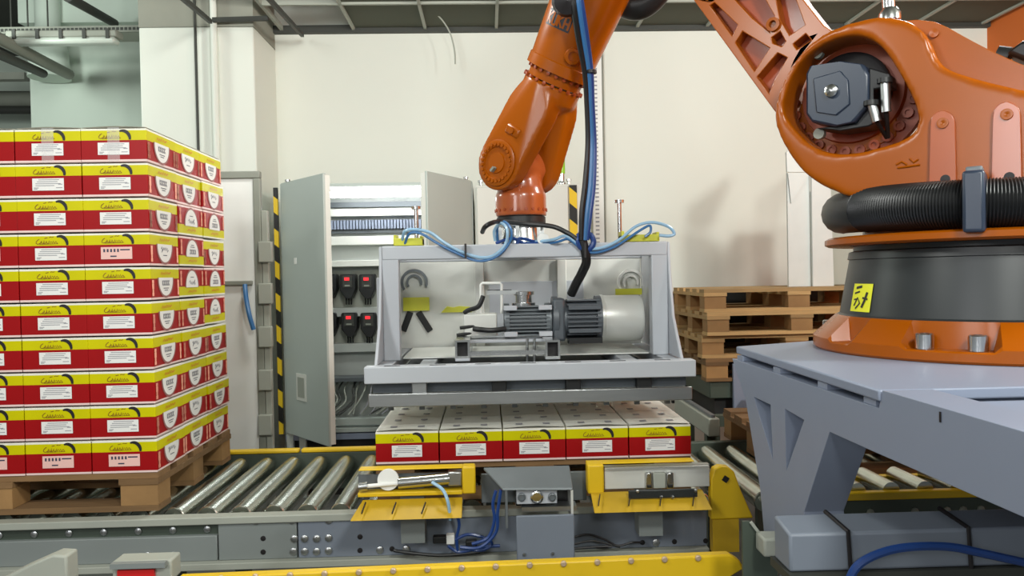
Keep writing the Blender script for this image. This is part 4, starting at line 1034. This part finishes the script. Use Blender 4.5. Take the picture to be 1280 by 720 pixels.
# hand with flange
mb = MB(); mb.cyl(W + nrm * .066, W - nrm * .066, .098, n=36)
mb.lathe([(0, -.22), (.112, -.22), (.112, -.13), (.10, -.10), (.085, 0), (.05, .07), (0, .085)], W, Zv, 40)
mb.build('wrist_hand', 'copper', t, 0, 35, remesh=.007, sm_it=5)
zf = W.z - .222
for k in range(22):
    a = 2 * math.pi * k / 22; dv = Vector((math.cos(a), math.sin(a), 0)); MB().lathe([(.007, 0), (.007, .008), (0, .008)], Vector((W.x, W.y, W.z - .195)) + dv * .108, dv, 6).build('hand_bolt', 'orangedark', t)
ztop = TZ + .099
MB().lathe([(.10, ztop), (.108, ztop + .004), (.108, ztop + .028), (.102, ztop + .032), (.102, zf + .012), (0, zf + .012)], (W.x, W.y, 0), n=40).build('tool_flange', 'black', t)
# black dress-pack hose behind the elbow
MB().tube(spline([P(752, -70, 3.15), P(766, -12, 3.15), P(790, 8, 3.12), P(815, -2, 3.1), P(845, -45, 3.05)]), .055, 14).build('dress_hose', 'black', t)
# cable bundle hanging from the arm to the gripper
for i, (dx, mt, r) in enumerate(((-8, 'black', .012), (0, 'hoseblue', .012), (5, 'hosedark', .010))):
    q = [P(718 + dx * .6, -30, 2.86), P(724 + dx * .8, 10, 2.88), P(730 + dx * .8, 50, 2.93), P(736 + dx * .6, 90, 2.98), P(738 + dx * .5, 130, 3.02), P(740 + dx * .6, 180, 3.05), P(738 + dx * .8, 230, 3.05), P(734 + dx * .8, 265, 3.05), P(731 + dx * .5, 300, 3.06)]
    MB().tube(spline(q), r, 8).build('cable', mt, t)
MB().lathe([(.022, 0), (.022, .012)], P(739, 92, 2.98), (0, 0, 1), 12).build('cable_clip', 'ink', t)
MB().lathe([(0, 0), (.06, 0), (.05, .03), (0, .04)], P(709, 1, 2.90), (P(709, 1, 2.7) - P(709, 1, 2.9)), 18).build('cable_gland', 'ink', t)

# ================================================================== PEDESTAL
t = thing('robot_pedestal', 'grey welded steel pedestal with triangular cut-outs carrying the robot', 'pedestal', (1.5, 2.0, 0))
TP = [(.765, 1.47), (.785, 2.39), (1.10, 2.53), (1.45, 2.85), (2.1, 2.85), (2.45, 2.4), (2.45, 1.47)]
MB().prism([(x, y, 1.337) for x, y in TP], (0, 0, .023)).build('top_plate', 'greypaint', t, .004)
XL = .77
def S3(px, py, x=XL): return PX(px, py, x)
top_z = 1.322
side = [Vector((XL, 2.385, top_z)), S3(932, 500), S3(950, 610), S3(957, 690), Vector((XL, 2.08, .0015)), Vector((XL, 1.85, .0015)), S3(1012, 690), S3(1005, 640), S3(1037, 540), S3(1088, 563), S3(1280, 647)]
zb = side[-1].z
side += [Vector((XL, .62, zb)), Vector((XL, .62, 1.36)), Vector((XL, 1.465, 1.36)), Vector((XL, 1.48, top_z))]
ho = [[S3(942, 496), S3(963, 506), S3(966, 574)], [S3(981, 511), S3(1005, 525), S3(983, 588)]]
MB().prism(side, (.10, 0, 0), ho).build('side_frame', 'greypaint', t, .006)
for y0 in (1.50, 1.72, 2.00, 2.30): MB().bx(.775, .86, y0, y0 + .05, top_z + .0005, 1.3365).build('spacer', 'greypaint', t)
MB().bx(.88, 2.44, 1.49, 1.59, 1.20, 1.335).build('front_beam', 'greypaint', t, .004)
MB().bx(.88, 2.44, 2.30, 2.38, 1.20, 1.335).build('rear_beam', 'greypaint', t, .004)
MB().bx(.87, 2.30, .62, 1.46, 1.30, 1.335).build('deck_plate', 'greypaint', t, .004)
MB().bx(2.35, 2.45, .62, 2.39, .0015, 1.3).build('right_side_frame', 'greypaint', t, .006)
p = S3(1176, 519); 
MB().bx(XL - .002, XL - .0005, p.y - .002, p.y + .002, p.z - .012, p.z + .006).build('scratch', 'ink', t)
# channel beside the pedestal, with straps
t = thing('cable_duct', 'blue grey steel cable duct strapped with black ties at the bottom right', 'cable duct', (1.6, 1.75, 0))
a, b = P(988, 668, 1.60), P(988, 716, 1.60)
MB().prism([(.635, 1.60, a.z), (.635, 1.69, a.z + .014), (.635, 1.69, b.z), (.635, 1.60, b.z)], (1.6, 0, 0)).build('duct_body', 'convblue', t, .006)
MB().bx(.63, 2.26, 1.59, 1.70, b.z - .02, b.z - .0005).build('base_strip', 'darkpipe', t)
for x in (.95, 2.1): MB().bx(x, x + .1, 1.61, 1.69, .0015, b.z - .021).build('stand', 'convblue', t)
for px in (1062, 1212):
    c = P(px, 690, 1.60)
    MB().tube([(c.x - .012, 1.69, a.z + .018), (c.x - .004, 1.597, a.z + .004), (c.x, 1.595, b.z)], .005, 6).build('tie_strap', 'ink', t)
pts = spline([P(1058, 735, 1.54), P(1068, 712, 1.54), (P(1085, 698, 1.54)), P(1115, 687, 1.54), P(1150, 683, 1.54), P(1190, 684, 1.54), P(1230, 692, 1.54), P(1280, 703, 1.54), P(1340, 715, 1.54)])
o = MB().tube(pts, .009, 8).build('air_hose', 'hosedark'); tag(o, 'deep blue air hose arching in front of the cable duct at the bottom right', 'hose')
# small sheet guard and terminal box left of the leg
t = thing('sheet_guard', 'olive grey sheet guard with a slanted edge at the foot of the pedestal leg', 'guard', (.75, 2.0, 0))
q = [P(928, 652, 2.0), P(938, 652, 2.0), P(972, 698, 2.0), P(972, 780, 2.0), P(930, 780, 2.0)]
MB().prism(q, (0, .01, 0)).build('sheet', 'convgreen', t); MB().bar(q[1] + Vector((0, -.004, 0)), q[2] + Vector((0, -.004, 0)), .008, .008).build('edge_strip', 'tbar', t)
MB().bx(q[4].x + .02, q[3].x - .02, 2.02, 2.05, .0015, q[0].z - .05).build('foot', 'convgreen', t)
a, b = P(950, 692, 1.96), P(982, 668, 1.96)
o = MB().bx(a.x, b.x, 1.93, 1.995, a.z, b.z).build('terminal_box', 'tbar', None, .006); tag(o, 'small pale terminal box on the sheet guard beside the pedestal leg', 'box')

# narrow infeed conveyor seen below the pedestal beam
t = thing('infeed_conveyor', 'narrow roller conveyor with two yellow rails seen under the pedestal beam', 'conveyor', (1.6, 2.72, 0))
ry0, ry1 = 2.58, 2.80
z0 = PZ(1, 1, 1).z
zr = P(1140, 612, ry0).z
MB().bx(1.05, 2.6, ry0 - .02, ry0 + .01, zr - .028, zr).build('yellow_rail', 'yellow', t, .004)
zr2 = P(1140, 594, ry1).z
MB().bx(1.05, 2.6, ry1, ry1 + .03, zr2 - .03, zr2).build('yellow_rail', 'yellow', t, .004)
src = None
for k in range(12):
    x = 1.15 + k * .12
    if src is None: src = MB().cyl((x, ry0 + .012, zr - .005), (x, ry1 - .002, zr - .005), .03, n=16).build('roller', 'roller', t)
    else: share(src, t, (k * .12, 0, 0))
MB().bx(1.05, 2.6, ry0 - .015, ry0 + .005, zr - .13, zr - .029).build('side_beam', 'convgreen', t)
bolts([(P(x, 633, ry0).x, zr - .07) for x in (1085, 1140, 1180, 1200, 1222)], ry0 - .015, t, .013, 'greypipe')
for x in (1.1, 2.5): MB().bx(x, x + .05, ry0, ry1, .0015, zr - .13).build('stand', 'convgreen', t)

# ================================================================== PALLET STOPS in front of the carton layer
UY = 2.66
u = lambda px, py, Y=UY: P(px, py, Y)
def ubox(mb, x0, y0, x1, y1, Ya, Yb):
    a, b = u(x0, y1, Ya), u(x1, y0, Ya); return mb.bx(a.x, b.x, Ya, Yb, a.z, b.z)
t = thing('pallet_stop', 'yellow pallet stop with a pneumatic cylinder and white disc, below the leftmost cartons', 'pallet stop', u(520, 650))
ubox(MB(), 448, 584, 578, 589, UY, UY + .05).build('top_bar', 'yellow', t, .003)
ubox(MB(), 578, 583, 594, 618, UY - .02, UY + .03).build('end_plate', 'yellow', t, .006)
ubox(MB(), 447, 613, 578, 622, UY - .02, UY + .03).build('lower_bar', 'yellow', t, .003)
a, b = u(440, 648, UY - .06), u(578, 624, UY - .02)
MB().prism([(a.x, UY - .09, a.z), (b.x, UY - .09, a.z), (b.x, UY - .02, b.z), (a.x + .03, UY - .02, b.z)], (0, .012, .004)).build('sloped_tray', 'yellowdull', t, .002)
for px in (452, 490, 527): MB().bar(u(px, 642, UY - .082), u(px + 5, 628, UY - .045), .003, .006).build('tray_slot', 'ink', t)
ubox(MB(), 448, 590, 577, 612, UY + .035, UY + .04).build('back_plate', 'finned', t)
c = u(485, 600, UY - .01); MB().lathe([(.037, 0), (.037, .012), (0, .013)], c + Vector((0, .012, 0)), (0, -1, 0), 28).build('disc', 'white', t)
MB().cyl(u(498, 604, UY + .0), u(562, 598, UY + .0), .020, n=18).build('cylinder_body', 'chrome', t)
ubox(MB(), 560, 590, 577, 608, UY - .015, UY + .03).build('cylinder_head', 'steel', t, .004)
MB().cyl(u(455, 608, UY - .02), u(500, 604, UY - .01), .007, n=10).build('piston_rod', 'white', t)
MB().lathe([(.015, 0), (.015, .03), (0, .03)], u(449, 609, UY - .02), (1, 0, .1), 12).build('rod_end', 'chrome', t)
MB().tube(spline([u(540, 603, UY - .03), u(553, 612, UY - .05), u(560, 628, UY - .07), u(563, 650, UY - .06)]), .006, 6).build('air_hose', 'hosepale', t)
MB().bx(u(500, 650).x, u(530, 650).x, UY + .02, UY + .10, .66, u(500, 612).z).build('mount', 'convgrey', t)
t = thing('pallet_stop', 'yellow pallet stop with a bright steel channel, below the rightmost cartons', 'pallet stop', u(810, 635))
ubox(MB(), 734, 576, 868, 581, UY + .03, UY + .08).build('top_bar', 'yellow', t, .003)
ubox(MB(), 735, 581, 755, 618, UY - .01, UY + .05).build('end_plate', 'yellow', t, .006)
ubox(MB(), 756, 582, 887, 612, UY + .0, UY + .015).build('steel_channel', 'sheet', t, .003)
ubox(MB(), 756, 581, 887, 584, UY - .03, UY + .0).build('channel_lip', 'steel', t)
for x0, x1 in ((808, 815), (817, 832), (834, 842)): ubox(MB(), x0, 591, x1, 611, UY - .02, UY - .001).build('guide_bar', 'chrome' if x0 != 817 else 'tbar', t, .003)
ubox(MB(), 786, 611, 872, 624, UY - .055, UY - .045).build('black_plate', 'trunk', t, .003)
bolts([(u(793, 613).x, u(793, 614, UY - .055).z), (u(864, 613).x, u(864, 613, UY - .055).z), (u(822, 621).x, u(822, 621, UY - .055).z), (u(836, 621).x, u(836, 621, UY - .055).z)], UY - .055, t, .006)
a, b = u(741, 637, UY - .06), u(882, 614, UY - .02)
MB().prism([(a.x, UY - .10, a.z), (b.x, UY - .10, a.z), (b.x - .01, UY - .02, b.z), (a.x, UY - .02, b.z)], (0, .012, .004)).build('sloped_tray', 'yellowdull', t, .002)
for px in (748, 786, 825, 866): MB().bar(u(px, 632, UY - .092), u(px + 2, 618, UY - .05), .003, .006).build('tray_slot', 'ink', t)
MB().bx(u(800, 650).x, u(830, 650).x, UY + .02, UY + .10, .66, u(800, 614).z).build('mount', 'convgrey', t)
t = thing('end_bracket', 'upright yellow end bracket at the right end of the conveyor beside the pedestal', 'bracket', u(905, 640))
q = [u(889, 650), u(889, 600), u(893, 586), (u(900, 583)), u(911, 584), u(918, 590), u(926, 612), u(942, 648)]
MB().prism(q, (0, .04, 0)).build('plate', 'yellow', t, .005)
MB().bar(u(905, 602, UY - .005), u(909, 596, UY - .005), .003, .02).build('stamped_mark', 'ink', t)
MB().bx(q[0].x + .005, q[0].x + .10, UY + .002, UY + .036, .6, q[0].z).build('foot', 'yellowdull', t)
# steel plate and valve housing in the middle
t = thing('valve_housing', 'open grey steel valve housing in the middle below the cartons', 'housing', u(675, 700))
ubox(MB(), 602, 589, 733, 629, UY + .05, UY + .06).build('rear_plate', 'hoodgrey', t, .003)
HY = 2.56
v = lambda px, py: P(px, py, HY)
a, b = v(632, 700), v(716, 594)
MB().prism([(v(604, 600).x, HY + .1, b.z), (b.x, HY + .1, b.z), (b.x, HY - .0, v(716, 613).z), (v(628, 600).x, HY - .0, v(640, 613).z)], (0, .004, .008)).build('hood', 'hoodgrey', t, .003)
MB().bx(b.x - .008, b.x, HY, HY + .1, v(716, 660).z, v(716, 613).z).build('cheek', 'sheet', t)
MB().bx(v(634, 600).x - .008, v(634, 600).x, HY, HY + .1, v(640, 660).z, v(640, 613).z).build('cheek', 'finned', t)
MB().bx(v(634, 0).x, b.x - .01, HY + .085, HY + .09, v(640, 642).z, v(640, 610).z).build('inner_back', 'ink', t)
MB().bx(v(634, 0).x - .004, b.x, HY - .02, HY - .01, v(670, 698).z, v(670, 642).z).build('front_cover', 'convblue', t, .004)
bolts([(v(655, 690).x, v(655, 690).z), (v(690, 690).x, v(690, 689).z)], HY - .02, t, .006)
a, b = v(646, 633), v(697, 611)
vb = MB().bx(a.x, b.x, HY + .02, HY + .06, a.z, b.z).build('valve_block', 'gripgrey', t, .003)
for px, r in ((652, .014), (671, .022), (690, .014)):
    c = P(px, 621, HY + .02); MB().lathe([(r, 0), (r, .008), (r * .75, .010), (r * .75, .005), (0, .005)], (c.x, HY + .02, c.z), (0, -1, 0), 20).build('port', 'chrome' if r > .02 else 'finned', vb)
MB().bx(v(640, 0).x, v(710, 0).x, HY + .01, HY + .07, v(670, 641).z, v(670, 635).z).build('ledge', 'steel', t)
MB().bx(v(650, 0).x, v(700, 0).x, HY + .02, HY + .2, .60, v(670, 690).z).build('mount', 'convgreen', t)
for p in (((620, 613), (616, 630), (618, 650), (610, 672), (590, 680)), ((626, 612), (622, 640), (620, 665), (600, 684), (575, 684))): MB().tube(spline([P(x, y, HY + .02) for x, y in p]), .006, 6).build('air_hose', 'hosedark', t)
# tubing and plugs along the side beam
SY = 2.76
t = thing('air_valve', 'small black and white air valve with blue tubing below the left pallet stop', 'valve', P(555, 680, SY))
ubox(MB(), 541, 671, 558, 680, SY - .03, SY + .0).build('valve_body', 'black', t, .003); ubox(MB(), 558, 669, 568, 681, SY - .03, SY + .0).build('valve_head', 'white', t, .003)
for p in (((568, 675), (585, 668), (605, 672), (615, 680), (600, 688), (580, 684)), ((560, 682), (575, 690), (600, 684), (625, 682)), ((572, 690), (571, 672), (574, 655), (570, 640)), ((492, 688), (520, 692), (555, 694), (600, 690))):
    MB().tube(spline([P(x, y, SY - .02) for x, y in p]), .006, 6).build('tube', 'hosedark' if p[0][0] > 500 else 'black', t)
ubox(MB(), 582, 676, 596, 687, SY - .04, SY - .01).build('plug', 'black', t, .004)
t = thing('loose_cable', 'loose thin black cables on the side beam right of the valve housing', 'cable', P(750, 680, SY))
for p in (((715, 672), (735, 668), (755, 674), (772, 682), (790, 678), (803, 678)), ((718, 680), (740, 676), (760, 680), (775, 684)), ((716, 686), (740, 684), (765, 683))):
    MB().tube(spline([P(x, y, SY - .005) for x, y in p]), .004, 6).build('cable_strand', 'ink', t)
